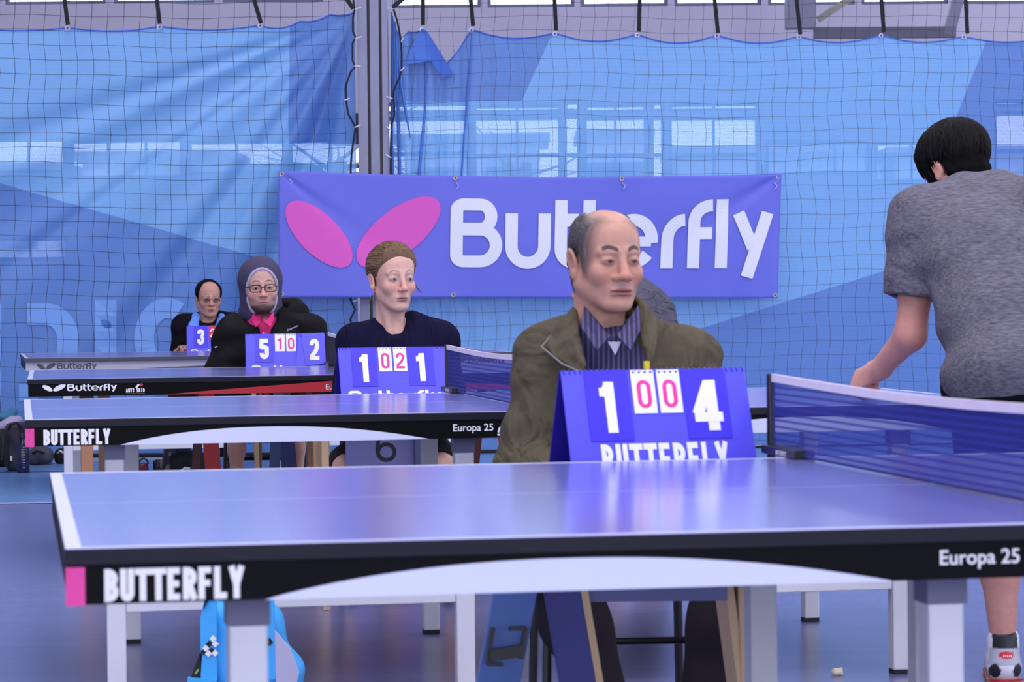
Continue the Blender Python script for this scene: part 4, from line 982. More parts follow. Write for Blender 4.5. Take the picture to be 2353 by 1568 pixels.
# desk 3
s0 = DESK_Z[2]; D3 = empty('umpire_desk', (s0[0], s0[1]+.12, 0), R(8), 'umpire desk with navy panel leg, before the hooded man', 'desk', 'umpire desks')
rm = D3.matrix_basis.inverted(); zt = s0[2]-.001; Yf = s0[1]-.03
MB().box(-.30, .30, -.16, .2, zt-.02, zt).build('desk_top', M_DTOP, D3, bevel=.004)
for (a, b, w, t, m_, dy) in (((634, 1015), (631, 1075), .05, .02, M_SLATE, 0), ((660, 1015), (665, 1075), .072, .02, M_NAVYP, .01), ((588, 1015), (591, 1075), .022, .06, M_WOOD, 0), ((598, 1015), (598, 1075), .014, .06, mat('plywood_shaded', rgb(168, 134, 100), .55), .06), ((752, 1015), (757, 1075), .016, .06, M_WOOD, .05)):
    p, q = at(a[0], a[1], Yf+dy), at(b[0], b[1], Yf+dy); plank(D3, lift(p, q, zt-.021), lerp_to_floor(p, q), w, t, m_, None)
# red folding desks: the one left of the hooded man and the one right of the woman
def red_stand(planks, ztop, label, Y):
    tops = [(lift(at(*a, Y+dy), at(*b, Y+dy), ztop-.021), lerp_to_floor(at(*a, Y+dy), at(*b, Y+dy)), w, m_) for a, b, w, m_, dy in planks]
    cx = sum(t[0].x for t in tops)/len(tops); root = empty('folding_stand', (cx, Y+.05, 0), 0, label, 'stand', 'red folding stands')
    for p, q, w, m_ in tops: plank(root, p, q, w, .02, m_, None)
    xs_ = [t[0].x-cx for t in tops]
    MB().box(min(xs_)-.06, max(xs_)+.06, -.12, .16, ztop-.02, ztop).build('desk_top', M_DDRED, root, bevel=.003)
    return root
red_stand([((454, 1025), (451, 1080), .042, M_DDRED, .04), ((485, 1025), (490, 1080), .072, M_DRED, 0)], .70, 'red folding stand left of the hooded man under the tables', 12.75)
red_stand([((1096, 1010), (1090, 1066), .05, M_DDRED, .05), ((1151, 1008), (1160, 1066), .028, M_DRED, 0)], .66, 'red folding stand right of the number 6 desk', 13.6)
# ---------------------------------------------------------------- chairs
M_SEAT = mat('chair_seat_black', rgb(30, 30, 36), .6)
def chair(loc, yaw, label, rungs=(.165, .285), w=.40, sh=.43, back=.34, postr=.011):
    r = empty('chair', loc, yaw, label, 'chair', 'umpire chairs')
    MB().box(-w/2, w/2, -.2, .2, sh-.035, sh).build('seat', M_SEAT, r, bevel=.012)
    for sx in (-1, 1):
        MB().tube([(sx*w/2, -.19, 0.001), (sx*(w/2-.01), -.17, sh-.02)], postr, 8).build('leg', M_BLKMETAL, r)
        MB().tube([(sx*w/2, .22, 0.001), (sx*(w/2-.01), .19, sh-.02), (sx*(w/2-.02), .25, sh+back)], postr, 8).build('leg', M_BLKMETAL, r)
    for z in rungs:
        MB().tube([(-w/2+.005, -.18, z), (w/2-.005, -.18, z)], postr*.75, 8).build('rung', M_BLKMETAL, r)
    MB().box(-w/2+.01, w/2-.01, .235, .26, sh+.2, sh+back).build('backrest', M_SEAT, r, bevel=.01)
    return r
def chair_at(px, Y, yaw, label, **k): p = at(px, 1000, Y); return chair((p.x, p.y, 0), R(yaw), label, **k)
chair_at(1410, 6.32, 4, 'black metal chair under the man in the olive jacket', w=.36)
chair_at(905, 9.98, 4, 'black chair under the woman in the navy shirt')
chair_at(610, 13.6, 4, 'black chair under the hooded man')
chair_at(476, 17.72, 4, 'black chair under the man with the blue scarf')
# ---------------------------------------------------------------- bags and small things on the floor
def bag_mesh(loc, parts, name, m_, parent, step=.008, k=.03, wr=.004, seed=1, colors=None):
    lo = [min(p[0][i]-max(p[1]) for p in parts)-.03 for i in range(3)]; hi = [max(p[0][i]+max(p[1]) for p in parts)+.03 for i in range(3)]
    f = Field(ax(lo[0], hi[0], step), ax(lo[1], hi[1], step), ax(max(lo[2], -.02), hi[2], step))
    for c, hs, r in parts: f.rbox(c, hs, r, k)
    f.warp(lambda X, Y, Z: wr*np.sin(31*X+9*Z+seed)*np.sin(23*Z+7*Y+seed*2)+wr*.6*np.sin(60*X+40*Z+seed))
    f.d = np.maximum(f.d, (-f.zs)[None, None, :]+.001)
    V, Fq = f.mesh(); o = field_obj(name, V, Fq, m_, parent); return o
M_CYAN = mat('cyan_fabric', rgb(64, 176, 246), .6, bump=.2); M_CHK_B = mat('black_fabric', rgb(20, 20, 26), .7, bump=.3, bscale=80); M_BGREY = mat('pale_grey_fabric', rgb(190, 188, 216), .7)
pb = at(565, 1560, 6.75); CB = empty('sports_bag', (pb.x, pb.y, 0), R(0), 'cyan and black sports bag with chequered patch behind the table leg', 'bag')
bsc = 6.75/F_PX
def bx(px): return (px-565)*bsc
def bz(py): return at(565, py, 6.75).z
bag_mesh(0, [((bx(553), .1, .15), (.098, .09, .155), .05), ((bx(645), .08, .085), (.05, .08, .085), .045)], 'body', M_CYAN, CB, .009, .05, .004, 3)
def quad_strip(pts, y, name, m_, par, t=.006):
    vs = [(bx(x), y, bz(z)) for x, z in pts]; vs += [(v[0], v[1]+t, v[2]) for v in vs]; n = len(pts)
    return MB().add(vs, [tuple(range(n)), tuple(range(2*n-1, n-1, -1))]+[(i, (i+1) % n, (i+1) % n+n, i+n) for i in range(n)]).build(name, m_, par)
quad_strip([(476, 1360), (500, 1360), (500, 1640), (462, 1640), (463, 1420)], -.012, 'front_strap', M_CYAN, CB, .02)
quad_strip([(600, 1360), (632, 1360), (634, 1560), (612, 1565), (606, 1480)], -.012, 'front_strap', M_CYAN, CB, .02)
quad_strip([(632, 1448), (668, 1492), (688, 1548), (672, 1610), (640, 1600), (630, 1530)], -.01, 'grey_panel', M_BGREY, CB, .015)
quad_strip([(460, 1500), (440, 1555), (462, 1560), (466, 1500)], -.012, 'dark_panel', M_CHK_B, CB, .02)
quad_strip([(478, 1366), (470, 1398), (486, 1372), (490, 1362)], -.02, 'dark_buckle', M_CHK_B, CB, .01)
quad_strip([(433, 1554), (500, 1560), (500, 1600), (430, 1600)], -.02, 'lower_pocket', M_CYAN, CB, .02)
for (x, y, blk) in ((492, 1466, 0), (483, 1478, 1), (475, 1488, 0), (497, 1478, 0), (488, 1494, 1), (470, 1496, 1), (481, 1500, 0), (496, 1499, 0)):
    quad_strip([(x-8, y), (x, y-8), (x+8, y), (x, y+8)], -.0145-(0 if blk else .001), 'chequer_patch', M_CHK_B if blk else M_CARD, CB, .002)
quad_strip([(608, 1470), (622, 1465), (630, 1476), (620, 1484), (612, 1480), (621, 1475)], -.0145, 'brand_mark', M_CHK_B, CB, .002)
quad_strip([(448, 1545), (454, 1537), (459, 1534), (457, 1541), (452, 1547)], -.0145, 'green_star', mat('green_print', rgb(130, 190, 90), .6), CB, .002)
# bags by the backdrop at the far left
YL = 17.6; bl = YL/F_PX
def bagset(px0, px1, py0, pybot, Y, name, label, m_, cat='bag', seed=1, r=.06, dep=.12):
    a, b = at(px0, pybot, Y), at(px1, py0, Y); cx = (a.x+b.x)/2; h = b.z
    root = empty(name, (cx, Y, 0), 0, label, cat, 'players bags on the floor'); hw_ = (b.x-a.x)/2
    bag_mesh(0, [((0, 0, h/2), (hw_, dep, h/2), min(r, hw_*.8, h*.45))], 'body', m_, root, .014, .02, .006, seed); return root
M_BK1 = mat('backpack_charcoal', rgb(50, 48, 62), .8, bump=.3, bscale=60); M_BK2 = mat('backpack_black', rgb(18, 18, 24), .8, bump=.3, bscale=60); M_BK3 = mat('bag_grey', rgb(74, 70, 86), .8)
b1 = bagset(18, 58, 968, 1060, 17.3, 'backpack', 'charcoal backpack standing at the left edge below the backdrop', M_BK1, seed=2)
MB().box(-.055, -.03, -.14, -.125, .03, .24).build('zip', M_BK2, b1); MB().box(-.015, -.004, -.142, -.13, .07, .1).build('tag', M_WHITE, b1)
MB().tube([(-.03, -.11, .26), (-.01, -.14, .30), (.03, -.14, .31), (.05, -.1, .27)], .008, 6).build('handle', M_BK2, b1)
b2 = bagset(-30, 26, 985, 1060, 17.75, 'backpack', 'black backpack cut off by the left edge', M_BK2, seed=5)
MB().tube([(.04, -.13, .05), (.06, -.16, .14), (.05, -.13, .21)], .008, 6).build('strap', M_BK1, b2)
b3 = bagset(66, 122, 1026, 1058, 17.9, 'duffel_bag', 'low grey duffel bag beside the charcoal backpack', M_BK3, seed=7, dep=.1)
MB().tube([(-.04, -.09, .08), (0, -.12, .1), (.04, -.09, .08)], .007, 6).build('handle', M_BK2, b3)
b4 = bagset(126, 160, 1030, 1057, 18.0, 'shoe_bag', 'small black bag behind the table leg at the far left', M_BK2, seed=9, dep=.08)
MB().tube([(-.02, -.07, .07), (0, -.1, .09), (.03, -.07, .07)], .006, 6).build('drawstring', M_WHITE, b4)
b5 = bagset(-30, 62, 958, 985, 17.95, 'jacket', 'pale and teal jacket thrown over the bags at the left', mat('jacket_pale', rgb(170, 160, 190), .8), 'clothing', seed=4, dep=.1, r=.05)
# the jacket lies on top of the bags
bpy.data.objects.remove(b5.children[0]); b5.location.z = 0
jz = at(10, 985, 17.6).z
f = Field(ax(-.16, .16, .01), ax(-.3, .1, .01), ax(jz-.12, jz+.16, .01)); f.rbox((-.03, -.12, jz), (.10, .12, .035), .03, .02); f.ell((.05, -.1, jz+.03), (.08, .1, .05), .03); f.ell((-.07, -.2, jz-.05), (.04, .05, .06), .02)
f.warp(lambda X, Y, Z: .006*np.sin(50*X+30*Z)+.005*np.sin(40*Z-20*X)); V, Fq = f.mesh(); field_obj('folded_body', V, Fq, MATS['jacket_pale'], b5)
f = Field(ax(-.2, .16, .01), ax(-.3, .1, .01), ax(jz-.05, jz+.2, .01)); f.ell((-.02, -.12, jz+.065), (.09, .09, .03), .02); f.ell((.06, -.1, jz+.09), (.035, .05, .045), .02)
f.warp(lambda X, Y, Z: .006*np.sin(50*X+30*Z)); V, Fq = f.mesh(); field_obj('sleeve', V, Fq, mat('jacket_teal', rgb(56, 120, 150), .8), b5)
# bottle by the charcoal backpack
def bottle(px, py, Y, label, h, r, m_, capm, name='water_bottle'):
    p = at(px, py, Y); root = empty(name, (p.x, Y, 0), 0, label, 'bottle', 'drinks bottles on the floor'); t = MB()
    prof = [(r*.9, .001), (r, .01), (r, h*.7), (r*.8, h*.78), (r*.45, h*.84), (r*.45, h*.88)]
    t.tube([(0, 0, z) for _, z in prof], [q for q, _ in prof], 16); t.build('body', m_, root, smooth=True)
    MB().tube([(0, 0, h*.875), (0, 0, h)], r*.55, 12).build('cap', capm, root); return root
bo = bottle(53, 1058, 17.05, 'dark blue shaker bottle with measuring marks beside the backpack', .25, .04, mat('bottle_navy', rgb(28, 34, 70), .2), M_BLK_PLASTIC)
mk = MB()
for k in range(9): mk.box(.006, .02, -.0415, -.0402, .035+k*.016, .037+k*.016)
mk.build('measuring_marks', M_WHITE, bo)
# things under the second table
pr = at(328, 1078, 17.1); rb = empty('drinking_cup', (pr.x, 17.1, 0), 0, 'small dark red cup with a black handle on the far floor', 'cup')
zr = .02
MB().tube([(0, 0, .001), (0, 0, .02), (0, 0, max(.05, zr+.01))], [.035, .038, .03], 14).build('body', mat('dark_red_plastic', rgb(110, 20, 40), .4), rb, smooth=True)
MB().tube([(.005+.03*math.cos(a), 0, .045+.035*math.sin(a)) for a in [k*math.pi/8 for k in range(9)]], .006, 6).build('handle', M_BLK_PLASTIC, rb)
pr = at(364, 1082, 17.15); cn = empty('black_mug', (pr.x, 17.15, 0), 0, 'squat black mug on the far floor under the second table', 'mug')
MB().tube([(0, 0, .001), (0, 0, .01), (0, 0, .055), (0, 0, .062)], [.030, .034, .034, .03], 16).build('body', M_BLK_PLASTIC, cn, smooth=True)
MB().tube([(0, 0, .0625), (0, 0, .07)], [.022, .018], 12).build('lid', M_BLKMETAL, cn)
b6 = bagset(395, 470, 1036, 1090, 16.2, 'backpack', 'black backpack lying behind the red folding stand', M_BK2, seed=11, dep=.14, r=.05)
MB().tube([(-.03, -.16, .06), (0, -.17, .085), (.03, -.165, .08)], .007, 6).build('white_piping', M_WHITE, b6)
sh = empty('shoe', (at(390, 1076, 16.6).x, 16.55, .03), R(30), 'tan and grey shoe leaning against the black backpack', 'shoe')
f = Field(ax(-.05, .05, .005), ax(-.14, .14, .006), ax(-.005, .12, .005)); f.ell((0, -.06, .03), (.036, .075, .03), .02); f.ell((0, .05, .04), (.034, .06, .045), .02); f.cone((0, .055, .05), (0, .07, .09), .032, .03, .02); f.ell((0, .06, .12), (.022, .035, .05), .01, True)
sh.rotation_euler = (R(-55), 0, R(20)); sh.location.z = .09; V, Fq = f.mesh(); field_obj('upper', V, Fq, mat('shoe_tan', rgb(170, 140, 100), .7), sh); MB().box(-.034, .034, -.12, .1, .001, .016).build('sole', M_BK3, sh, bevel=.006)
tw = empty('crumpled_tissue', tuple(at(1922, 1560, 7.6)), 0, 'small crumpled pale tissue on the floor at the bottom', 'tissue'); tw.location.z = 0
f = Field(ax(-.03, .03, .003), ax(-.03, .03, .003), ax(-.003, .03, .003)); f.ell((0, 0, .008), (.017, .015, .009), .005); f.ell((.008, 0, .01), (.008, .012, .01), .006); f.warp(lambda X, Y, Z: .002*np.sin(300*X)+.002*np.sin(260*Y+200*Z)); V, Fq = f.mesh(); field_obj('body', V, Fq, mat('tissue_cream', rgb(222, 214, 190), .8), tw)
# ---------------------------------------------------------------- people
M_SKIN = mat('skin', rgb(200, 150, 130), .48, vcol=True, noise=.07, nscale=70, bump=.10, bscale=220, spec=.4)
_b = M_SKIN.node_tree.nodes['Principled BSDF']; _b.inputs['Subsurface Weight'].default_value = .12; _b.inputs['Subsurface Radius'].default_value = (.010, .004, .002); _b.inputs['Subsurface Scale'].default_value = .5
M_EYEB = mat('eye', rgb(220, 220, 220), .2, vcol=True)
def hairmat(name, c, rough=.5): return mat(name, c, rough, noise=.35, nscale=120, bump=.5, bscale=160, stretch=(1.6, 1.0, .35))
HEAD0 = dict(jaw=1.0, cheek=1.0, nose=1.0, nosew=1.0, browr=.009, eye_open=.0036, lid=1.0, lips=1.0, fold=0, lipw=1.0, neck=.056, ear=1.0, wide=1.0, chin=1.0)
class Head:
    def __init__(s, O, yaw, pitch=0, roll=0, sc=1.0, **p):
        s.T = Matrix.Translation(Vector(O)) @ Matrix.Rotation(R(yaw), 4, 'Z') @ Matrix.Rotation(R(pitch), 4, 'X') @ Matrix.Rotation(R(roll), 4, 'Y')
        s.rot = s.T.to_3x3().to_4x4(); s.s = sc; s.p = dict(HEAD0); s.p.update(p); s.O = Vector(O)
    def P(s, x, y, z): return s.T @ (Vector((x*s.p['wide'], y, z))*s.s)
    def loc(s, V):
        M = np.array(s.T.inverted()); L = V @ M[:3, :3].T+M[:3, 3]; L = L/s.s; L[:, 0] /= s.p['wide']; return L
    def e(s, f, c, r, k=.01, cut=False, ry=0):
        rt = s.rot if not ry else s.rot @ Matrix.Rotation(R(ry), 4, 'Y')
        f.ell(s.P(*c), [r[0]*s.s*s.p['wide'], r[1]*s.s, r[2]*s.s], k*s.s, cut, rt)
    def c(s, f, a, b, r1, r2, k=.01, cut=False): f.cone(s.P(*a), s.P(*b), r1*s.s, r2*s.s, k*s.s, cut)
    def build(s, f, eyes=True, ears=True):
        p = s.p
        s.e(f, (0, .018, .043), (.074, .093, .075), .02)
        s.e(f, (0, -.028, .046), (.062, .052, .060), .03)
        s.e(f, (0, -.018, -.02), (.065*p['cheek'], .066, .075), .03)
        s.e(f, (0, -.028, -.065), (.050*p['jaw'], .052, .052), .025)
        for q in (-1, 1):
            s.c(f, (q*.051*p['jaw'], .012, -.052), (q*.020*p['jaw'], -.060, -.099), .020, .016, .02)
            s.e(f, (q*.040*p['cheek'], -.060, -.028), (.024, .021, .024), .018)
        s.e(f, (0, -.069, -.100), (.022*p['chin'], .018, .017), .018)
        s.e(f, (0, -.064, -.066), (.034, .025, .026), .015)
        for q in (-1, 1):
            s.c(f, (q*.012, -.081, .024), (q*.046, -.066, .022), p['browr'], p['browr']*.95, .012)
            s.e(f, (q*.032, -.094, .001), (.019, .013, .011), .011, True)
            if eyes:
                s.e(f, (q*.0315, -.0725, .001), (.0175, .0140*p['lid'], .0130), .005)
                s.e(f, (q*.0315, -.0905, .0005), (.0135, .0085, p['eye_open']), .0015, True)
        n = p['nose']; w = p['nosew']
        s.c(f, (0, -.083, .014), (0, -.083-.021*n, -.030), .0075, .0105*w, .009)
        s.e(f, (0, -.084-.022*n, -.034), (.0122*w, .0115, .0102), .006)
        for q in (-1, 1):
            s.e(f, (q*.0135*w, -.076-.018*n, -.0375), (.0085*w, .011, .0082), .006)
            s.e(f, (q*.0062*w, -.081-.021*n, -.0455), (.0038, .0055, .0042), .0015, True)
        s.e(f, (0, -.0865, -.0650), (.0235*p['lipw'], .0090, .0055*p['lips']), .005)
        s.e(f, (0, -.0850, -.0755), (.0205*p['lipw'], .0090, .0062*p['lips']), .005)
        s.e(f, (0, -.0985, -.0703), (.0225*p['lipw'], .0085, .0026), .002, True)
        s.e(f, (0, -.096, -.0865), (.020, .008, .005), .008, True)
        if p['fold']:
            for q in (-1, 1): s.c(f, (q*.021, -.098, -.038), (q*.036, -.082, -.072), .0022, .0022, .006*p['fold'], True); s.c(f, (q*.020, -.094, -.017), (q*.042, -.084, -.020), .0016, .0012, .005*p['fold'], True)
        for q in ((-1, 1) if ears else ()):
            a = p['ear']
            s.e(f, (q*.0785, .020, -.006), (.0085, .020*a, .032*a), .006, False, q*14)
            s.e(f, (q*.078, .012, -.030), (.008, .010*a, .014*a), .006, False)
            s.e(f, (q*.0885, .015, -.002), (.0065, .0105*a, .019*a), .004, True, q*14)
        s.c(f, (0, .030, -.055), (0, .043, -.205), p['neck'], p['neck']*1.06, .03)
        s.c(f, (-.028, .0, -.10), (-.018, -.018, -.20), .016, .014, .02); s.c(f, (.028, .0, -.10), (.018, -.018, -.20), .016, .014, .02)
    def hair(s, f0, hfun, tmax, noise=.003, freq=90, kf=.6):
        """shell over the scalp where hfun>0 (local metres), thickness up to tmax"""
        f = f0; X, Y, Z = f.grid((slice(None),)*3)
        M = np.array(s.T.inverted()); w = s.p['wide']
        x = (M[0, 0]*X+M[0, 1]*Y+M[0, 2]*Z+M[0, 3])/s.s/w; y = (M[1, 0]*X+M[1, 1]*Y+M[1, 2]*Z+M[1, 3])/s.s; z = (M[2, 0]*X+M[2, 1]*Y+M[2, 2]*Z+M[2, 3])/s.s
        h = hfun(x, y, z); th = np.clip(h*kf, -.012, tmax)
        nn = noise*(np.sin(freq*x+1.7*np.sin(freq*.4*y))+.7*np.sin(freq*1.6*y+freq*.5*z)+.5*np.sin(freq*2.1*z+freq*1.2*x))
        f.d = f.d-th*s.s+nn*np.clip(th/max(tmax, 1e-4), 0, 1)
        f.d = np.maximum(f.d, -(z+.13)*s.s)
        return f
    def eyes(s, parent, gaze=(0, -1, 0), iris=(70, 45, 30), rad=.0128):
        for q in (-1, 1):
            me = bpy.data.meshes.new('eyeball'); bm = bmesh.new(); bmesh.ops.create_uvsphere(bm, u_segments=32, v_segments=24, radius=rad*s.s); bm.to_mesh(me); bm.free()
            g = Vector(gaze).normalized(); V = np.array([v.co[:] for v in me.vertices]); V /= np.linalg.norm(V, axis=1)[:, None]; c = V @ np.array(g)
            colr = np.where((c > .965)[:, None], lin(rgb(14, 10, 12)), np.where((c > .86)[:, None], lin(rgb(*iris)), lin(rgb(176, 164, 168))))
            a = me.color_attributes.new('Col', 'FLOAT_COLOR', 'POINT'); cc = np.ones((len(V), 4), np.float32); cc[:, :3] = colr; a.data.foreach_set('color', cc.ravel())
            o = obj('eyeball', me, M_EYEB, parent, smooth=True); o.matrix_basis = Matrix.Translation(s.P(q*.0315, -.0735, .0008)) @ s.rot
def sstep(a, b, x): t = np.clip((x-a)/(b-a), 0, 1); return t*t*(3-2*t)
def face_colors(L, skin, lip, brow=None, browz=.031, slope=0.0, lash=.6, *a_, **k_): return _face_colors(L, skin, lip, brow, browz, slope, lash, *a_, **k_)
def _face_colors(L, skin, lip, brow=None, browz=.031, slope=0.0, lash=.6, stubble=0, flush=.25, hairtint=None, browh=.0045, browamt=.9, lipw=1.0, must=0):
    x, y, z = np.abs(L[:, 0]), L[:, 1], L[:, 2]; C = np.tile(lin(rgb(*skin)), (len(L), 1))
    def mix(m, c): nonlocal C; m = m[:, None]; C = C*(1-m)+lin(rgb(*c))*m
    front = sstep(-.03, -.06, y)
    fl = (min(255, skin[0]+14), max(0, skin[1]-26), max(0, skin[2]-22))
    mix(flush*front*np.exp(-((x-.038)/.02)**2-((z+.028)/.022)**2), fl); mix(flush*1.4*front*np.exp(-(x/.016)**2-((z+.03)/.022)**2), fl)
    mix(.35*flush*np.exp(-((x-.08)/.02)**2)*(np.abs(z) < .05), fl)
    mix(.55*front*np.exp(-((x-.032)/.020)**2-((z-.0)/.010)**2), tuple(int(c*.72) for c in skin))   # skin darker around the eyes
    mix(lash*front*np.exp(-((x-.0315)/.0125)**4)*np.exp(-((z-.0035+18*(x-.0315)**2)/.0022)**2), (36, 26, 28))
    mix(lash*.4*front*np.exp(-((x-.0315)/.012)**4)*np.exp(-((z+.0035-14*(x-.0315)**2)/.0016)**2), (70, 44, 44))
    lipm = front*sstep(1.0, .75, np.sqrt((x/(.0245*lipw))**2+((z+.0703)/.0105)**2)); mix(lipm*.85, lip)
    mix(front*sstep(1.0, .5, np.sqrt((x/(.0225*lipw))**2+((z+.0703)/.0024)**2))*.9, tuple(int(c*.35) for c in lip))
    if stubble:
        m = (.35*sstep(-.045, -.056, z)+.65*sstep(-.076, -.092, z))*sstep(.03, .0, y)*(1-lipm)*sstep(-.175, -.12, z); m = np.maximum(m*sstep(.0, .016, np.abs(np.sqrt((x/.03)**2+((z+.068)/.016)**2)-.4)), sstep(.05, .06, x)*sstep(.0, -.02, z)*(z > -.12)*(y < .01)*(y > -.04))
        mix(stubble*m, (46, 38, 40))
    if must: mix(must*front*sstep(.030, .020, x)*np.exp(-((z+.0535)/.005)**2), (150, 132, 134))
    if brow:
        zc = browz+slope*(x-.03)+.004*np.sin(np.clip((x-.012)/.036, 0, 1)*math.pi)-.003*np.clip((x-.035)/.012, 0, 1)
        m = sstep(browh*1.3, browh*.7, np.abs(z-zc))*sstep(.010, .015, x)*sstep(.051, .045, x)*(y < -.04); mix(m*browamt, brow)
    if hairtint: mix(hairtint[0](L[:, 0], y, z), hairtint[1])
    return C
def nonuni(lo, hi, f0, f1, fine, coarse):
    a = [np.arange(lo, f0, coarse)] if lo < f0 else []; a.append(np.arange(max(lo, f0), f1, fine))
    if hi > f1: a.append(np.arange(f1, hi+coarse, coarse))
    return np.concatenate(a)
def torso(f, J, g, arms=True, legs=False, k=.05, foretaper=1.0, short=None):
    hip, ch, nk = Vector(J['hip']), Vector(J['chest']), Vector(J['neck']); mid = (hip+ch)/2; wq = J.get('w', 1.0)
    up = (nk-hip).normalized(); rot = Vector((0, 0, 1)).rotation_difference(up).to_matrix().to_4x4() @ Matrix.Rotation(J.get('yaw', 0), 4, 'Z')
    f.ell(hip, (.165*wq+g, .125*wq+g, .12+g), k, rot=rot); f.ell(mid, (.150*wq+g, .118*wq+g, .17+g), k, rot=rot); f.ell(ch, (.165*wq+g, .115*wq+g, .165+g), k, rot=rot)
    for q in ('L', 'R'):
        s_ = Vector(J['s'+q]); f.cone(ch+(nk-ch)*.62, s_, .062+g, .055+g, k); f.cone(nk+(s_-nk)*.28+up*.012, s_+up*.012, .034+g, .040+g, k*.8)
        if arms:
            e, w = Vector(J['e'+q]), Vector(J['w'+q]); R1 = J.get('arm', 1.0)
            f.cone(s_, e, .053*R1+g, .043*R1+g, .03)
            if not short: f.cone(e, w, .043*R1+g, .031*R1+g, .02)
def legs(f, J, g, k=.03, foot=True, upto=None):
    for q in ('L', 'R'):
        h, kn, an = Vector(J['h'+q]), Vector(J['k'+q]), Vector(J['a'+q])
        f.cone(h, kn, .080+g, .058+g, k)
        if upto == 'knee': continue
        mid = kn+(an-kn)*.35+Vector((0, .012, 0)); f.chain([kn, mid, an], [.053+g, .055+g, .036+g], k)
        if foot:
            d = Vector(J.get('f'+q, (0, -1, 0))); f.cone(an+Vector((0, 0, -.05)), an+d*.15+Vector((0, 0, -.055)), .036+g, .028+g, .02)
def hand(f, w, d, n, side=1, curl=.5, s=1.0):
    """palm from wrist w along d, palm normal n (the way fingers curl), five fingers"""
    w, d, n = Vector(w), Vector(d).normalized(), Vector(n); n = (n-d*n.dot(d)).normalized(); t = d.cross(n).normalized()*side
    pc = w+d*.05*s; rot = Matrix((t, n, d)).transposed().to_4x4()
    f.ell(pc, (.040*s, .016*s, .052*s), .01, rot=rot); f.cone(w-d*.02, w+d*.03, .026*s, .024*s, .015)
    for i, (off, ln) in enumerate(((-.028, .068), (-.010, .076), (.009, .071), (.026, .056))):
        a = w+d*.09*s+t*off*s; b = a+(d*(1-curl*.7)+n*curl*.9).normalized()*ln*.45*s; c = b+(d*(1-curl*1.7)+n*curl*1.2).normalized()*ln*.33*s; e = c+(d*(1-curl*2.4)+n*curl*.8).normalized()*ln*.25*s
        f.chain([a-d*.02*s, a, b, c, e], [.010*s, .0098*s, .0092*s, .0085*s, .0075*s], .003)
    a = w+d*.025*s-t*.030*s; b = a-t*.02*s+d*.035*s+n*.012*s; c = b+d*.03*s+n*.012*s*(1+curl)
    f.chain([w+d*.02*s-t*.012*s, a, b, c], [.014*s, .0125*s, .011*s, .009*s], .006)
def body_grid(lo, hi, hd, fine, coarse, hr=.125):
    O = hd.O; zl = O.z-.17*hd.s
    return Field(nonuni(lo[0], hi[0], O.x-hr, O.x+hr, fine, coarse), nonuni(lo[1], hi[1], O.y-hr-.015, O.y+hr, fine, coarse), nonuni(lo[2], hi[2], zl, O.z+.145*hd.s, fine, coarse))
def head_grid(hd, step, r=.15, zlo=-.16, zhi=.17):
    O = hd.O; return Field(ax(O.x-r, O.x+r, step), ax(O.y-r, O.y+r, step), ax(O.z+zlo*hd.s, O.z+zhi*hd.s, step))
def seat_pose(cx, shz, shw, nz=.055, ny=.02, elbow=((-.225, -.03, .69), (.225, -.03, .69)), wrist=((-.1, -.25, .62), (.1, -.25, .62)), lean=.0, hipz=.53, knee=((-.14, -.36, .50), (.14, -.36, .50)), ankle=((-.15, -.30, .09), (.15, -.30, .09)), yaw=0, w=1.0, arm=1.0):
    return dict(hip=(cx, .06, hipz), chest=(cx, .03+lean, shz-.13), neck=(cx, .025+lean, shz+nz), sL=(cx-shw, .03+lean, shz), sR=(cx+shw, .03+lean, shz), eL=(cx+elbow[0][0], *elbow[0][1:]), eR=(cx+elbow[1][0], *elbow[1][1:]),
        wL=(cx+wrist[0][0], *wrist[0][1:]), wR=(cx+wrist[1][0], *wrist[1][1:]), hL=(cx-.09, .02, hipz-.03), hR=(cx+.09, .02, hipz-.03), kL=(cx+knee[0][0], *knee[0][1:]), kR=(cx+knee[1][0], *knee[1][1:]), aL=(cx+ankle[0][0], *ankle[0][1:]), aR=(cx+ankle[1][0], *ankle[1][1:]), yaw=yaw, w=w, arm=arm)
def skin_body(root, hd, J, fine, colors, lo, hi, coarse=.016, handcurl=.4, grow=-.014):
    f = body_grid(lo, hi, hd, fine, coarse); torso(f, J, grow); legs(f, J, grow)
    for q, sd in (('L', 1), ('R', -1)):
        e, w = Vector(J['e'+q]), Vector(J['w'+q]); hand(f, w, w-e, (0, .2, -1), sd, handcurl)
    hd.build(f); V, Fq = f.mesh(1); L = hd.loc(V)
    return field_obj('body', V, Fq, M_SKIN, root, colors(L))
def noise_folds(seed, amp, fr=30):
    rs = random.Random(seed); W_ = [(rs.uniform(-1, 1), rs.uniform(-1, 1), rs.uniform(-1, 1), rs.uniform(0, 6), rs.uniform(.5, 1.4)) for _ in range(6)]
    def fn(X, Y, Z):
        v = 0
        for a, b, c, p, s in W_:
            w = np.sin(fr*s*(a*X+b*Y+c*Z)+p+1.2*np.sin(fr*.4*(b*X-a*Z)+p)); v = v+w+.8*(1-2*np.abs(np.sin(fr*.5*s*(c*X+a*Y+b*Z)+p+np.sin(fr*.3*(a*X+c*Z)))))
        return amp*v/3.2
    return fn
def garment(name, m_, root, lo, hi, step, make, warp=None, smooth=1):
    f = Field(ax(lo[0], hi[0], step), ax(lo[1], hi[1], step), ax(lo[2], hi[2], step)); make(f)
    if warp: f.warp(warp)
    V, Fq = f.mesh(smooth); return field_obj(name, V, Fq, m_, root)
def person(loc, label, group='umpires sitting behind the tables'): return empty('person', loc, 0, label, 'person', group)
